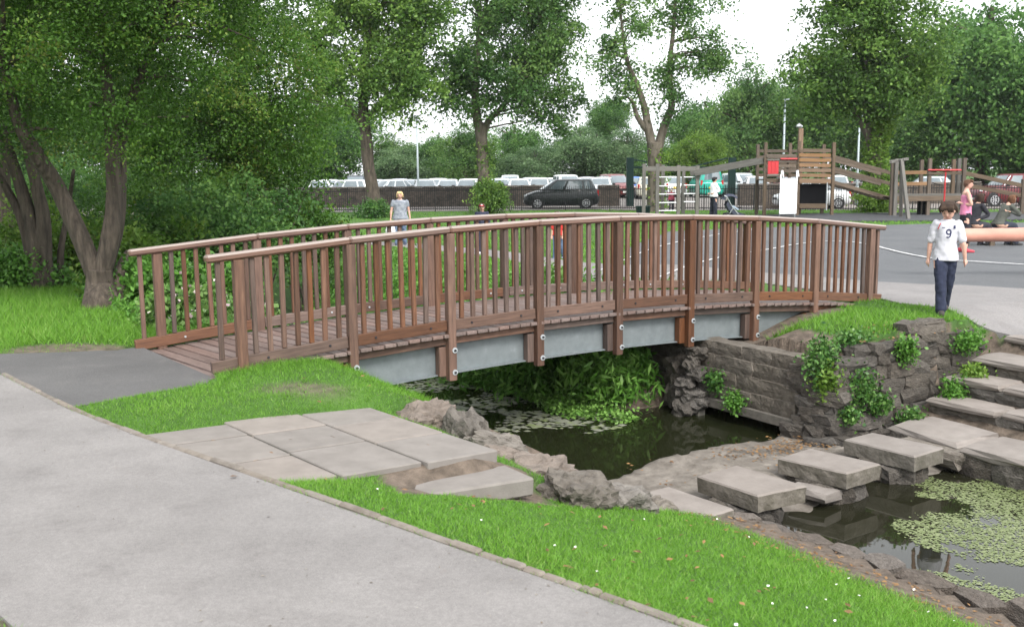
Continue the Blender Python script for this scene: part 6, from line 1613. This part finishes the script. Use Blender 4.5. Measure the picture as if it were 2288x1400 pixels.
mb = MB(); mb.tube([(p[0] - .34, p[1] - .12, .37), (p[0] - .32, p[1] - .12, .47), (p[0] - .29, p[1] - .12, .37)], .008, 5); mb.build('handle', cloth((.75, .75, .77), (.6, .6, .66)), bag)
person('boy in a dark tracksuit top and red-and-black cap behind the far handrail', gz(1078, 566, ZL), 0, 1.36, dict(
    child=.4, lr=(.2, .05), ll=(-.1, -.25), ar=(.1, .2, .1, .12), al=(-.1, .2, .0, .12), bottom=dict(col=((.02, .02, .035),), len=1), top=dict(col=((.015, .018, .04), (.035, .04, .07)), sleeve=1.9, hem=.48),
    shoe=((.5, .5, .5),), hair=dict(col=((.06, .035, .02),), len=-.1), cap=dict(col=((.02, .02, .025),), peakcol=((.45, .02, .03),), badge=True)))
person('small boy in red T-shirt, jeans and dark cap seen through the balusters', gz(1247, 580, ZL), -.5, 1.2, dict(
    child=.55, lr=(.15, .0), ll=(-.2, -.4), bottom=dict(col=((.07, .11, .19), (.12, .17, .27)), len=1), top=dict(col=((.5, .03, .03), (.6, .06, .05)), sleeve=.9, hem=.49, loose=1.25), shoe=((.12, .14, .2),),
    hair=dict(col=((.06, .035, .02),), len=-.1), cap=dict(col=((.03, .03, .06), (.3, .28, .3)), peak=True, peakcol=((.05, .04, .07),))))
person('woman in a white cardigan and black hat facing a pushchair', gz(1594, 487, .0), PI / 2 + .15, 1.66, dict(
    wide=1.25, lr=(.06, .02), ll=(-.06, -.1), ar=(.5, .1, 1.2, -.2), al=(.5, .1, 1.2, -.2), bottom=dict(col=((.015, .018, .03),), len=1, flare=1.15), top=dict(col=((.74, .74, .78),), sleeve=1.8, hem=.50, loose=1.25),
    hair=dict(col=((.012, .010, .010),), len=.1), cap=dict(col=((.012, .012, .016),), peak=False)))
person('toddler in a red and black coat and white hat on the climbing ladder', (D(1500, 468, 44.3).x, 44.35, D(1500, 472, 44.3).z), .0, .98, dict(
    child=.9, wide=1.2, lr=(.3, .0), ll=(.0, -.1), ar=(1.2, .2, 1.8, .1), al=(1.0, .2, 1.7, .1), bottom=dict(col=((.02, .02, .03),), len=1), top=dict(col=((.42, .05, .08), (.04, .03, .05)), sleeve=1.8, hem=.46, loose=1.3),
    hair=dict(col=((.05, .03, .02),), len=-.2), cap=dict(col=((.7, .7, .72),), peak=False)))
person('woman in a pink vest top and dark cropped trousers standing at the right', gz(2153, 562, .012), PI / 2 - .3, 1.66, dict(
    voxel=.012, skin=SKIN2, lr=(.06, .0), ll=(-.03, -.08), ar=(.3, .12, 1.7, -.9), al=(.35, .12, 1.75, -.9), nod=.12, look=-.2, bottom=dict(col=((.014, .014, .02),), len=.5, flare=1.2), top=dict(col=((.52, .17, .28), (.6, .22, .34)), sleeve=0, hem=.49, loose=1.06, strap=True),
    shoe=((.45, .06, .08),), hair=dict(col=((.07, .035, .02), (.12, .06, .035)), len=-.05)))
# seated pair and what they sit on
sz = .42; pq = gz(2190, 548, .012)
bench = thing('low_bench', 'low timber bench under the two seated people', 'bench', (pq[0] + .1, pq[1] + .05, 0))
beam('seat', (pq[0] - .55, pq[1] + .1, sz - .04), (pq[0] + 1.1, pq[1] + .1, sz - .04), .34, .07, m_pt, bench)
for dx in (-.35, .3, .9): upright('leg', (pq[0] + dx, pq[1] + .1), -.02, sz - .075, .12, .28, m_pt, bench)
person('seated person in dark clothes with long dark hair on the bench', (pq[0] - .18, pq[1] + .1, .0), PI / 2 + .2, 1.64, dict(
    sit=True, seat_z=sz, lean=.25, lr=(1.45, .05), ll=(1.35, -.15), ar=(.6, .1, 1.1, -.2), al=(.6, .1, 1.2, -.2), look=.3, bottom=dict(col=((.03, .03, .04),), len=1), top=dict(col=((.02, .02, .026),), sleeve=1.85, hem=.5), hair=dict(col=((.03, .016, .01),), len=.6)))
person('seated person in an olive-grey jacket leaning forward on the bench', (pq[0] + .42, pq[1] + .02, .0), PI / 2 + .1, 1.68, dict(
    sit=True, seat_z=sz, lean=.5, lr=(1.45, .1), ll=(1.4, -.1), ar=(.8, .1, 1.9, -.2), al=(.7, .1, 1.6, -.2), look=.2, wide=1.05, bottom=dict(col=((.025, .03, .045),), len=1), top=dict(col=((.06, .065, .055), (.09, .095, .08)), sleeve=1.85, hem=.5), hair=dict(col=((.07, .03, .015), (.13, .06, .03)), len=.5)))
# pushchair
q = D(1640, 478, 40.3); qx, qy = q.x, 40.3
pu = thing('pushchair', 'dark three-wheeled pushchair with a reclining seat in front of the woman', 'pushchair', (qx, qy, 0))
m_fab = cloth((.03, .035, .055), (.05, .055, .08)); f = 1.0
for yy in (-.24, .24):
    mb = MB(); mb.tube([(qx - .46, qy + yy, .95), (qx - .36, qy + yy, .93), (qx - .12, qy + yy, .5), (qx + .12, qy + yy, .22), (qx + .38, qy + yy * .4, .14)], .016, 8); mb.build('frame_tube', m_pole, pu)
    mb = MB(); mb.tube([(qx - .30, qy + yy, .12), (qx - .1, qy + yy, .46)], .014, 8); mb.build('frame_tube', m_pole, pu)
    mb = MB(); mb.tube([(qx - .30, qy + yy - .025, .13), (qx - .30, qy + yy + .025, .13)], .13, 16); w_ = mb.build('wheel', m_tyre, pu)
    mb = MB(); mb.tube([(qx - .30, qy + yy - .03, .13), (qx - .30, qy + yy + .03, .13)], .07, 12); mb.build('hub', m_pole, w_)
mb = MB(); mb.tube([(qx + .38, qy - .04, .11), (qx + .38, qy + .04, .11)], .11, 16); mb.build('wheel', m_tyre, pu)
mb = MB(); mb.tube([(qx - .46, qy - .24, .95), (qx - .46, qy + .24, .95)], .02, 8); mb.build('handle', m_tyre, pu)
mb = MB(); P_ = [(-.30, .74), (-.20, .56), (-.02, .36), (.14, .30), (.36, .20)]
vs = [(qx + a, qy + y_, z) for a, z in P_ for y_ in (-.24, .24)] + [(qx + a - .07, qy + y_, z - .15) for a, z in P_ for y_ in (-.24, .24)]
mb.add(vs, [(2 * i, 2 * i + 1, 2 * i + 3, 2 * i + 2) for i in range(4)] + [(10 + 2 * i, 12 + 2 * i, 13 + 2 * i, 11 + 2 * i) for i in range(4)] + [(2 * i, 2 * i + 2, 12 + 2 * i, 10 + 2 * i) for i in range(4)] + [(2 * i + 1, 11 + 2 * i, 13 + 2 * i, 2 * i + 3) for i in range(4)]); mb.build('seat', m_fab, pu)
mb = MB(); vs = []; nn = 9
for i in range(nn):
    a = math.radians(150 - i * 14)
    for y_, rr_ in ((-.24, .30), (-.16, .39), (.16, .39), (.24, .30)): vs.append((qx - .20 + math.cos(a) * rr_, qy + y_, .64 + math.sin(a) * rr_))
mb.add(vs, [(4 * i + k, 4 * i + k + 1, 4 * i + k + 5, 4 * i + k + 4) for i in range(nn - 1) for k in range(3)]); mb.build('hood', m_fab, pu, smooth=True)
mb = MB(); mb.box((qx + .02, qy, .47), (.3, .36, .06), Matrix.Rotation(.55, 3, 'Y')); mb.build('blanket', cloth((.35, .42, .5), (.22, .28, .36)), pu)
mb = MB(); mb.box((qx - .12, qy, .2), (.34, .34, .14)); mb.build('basket', m_fab, pu)
mb = MB(); mb.tube([(qx + .2, qy - .2, .46), (qx + .27, qy, .47), (qx + .2, qy + .2, .46)], .03, 8); mb.build('bumper_bar', m_tyre, pu)
# ------------------------------------------------------------------ haze
hz = bpy.data.materials.new('haze'); hz.use_nodes = True
hn, hl = hz.node_tree.nodes, hz.node_tree.links; hn.clear()
ho = hn.new('ShaderNodeOutputMaterial'); hv = hn.new('ShaderNodeVolumePrincipled')
hv.inputs['Color'].default_value = (.93, .96, 1, 1); hv.inputs['Density'].default_value = .0002; hv.inputs['Anisotropy'].default_value = .2
hl.new(hv.outputs['Volume'], ho.inputs['Volume'])
mb = MB(); mb.box((0, 50, 9.2), (260, 160, 24)); tag(mb.build('haze', hz), 'thin pale summer haze over the park', 'haze', kind='stuff')
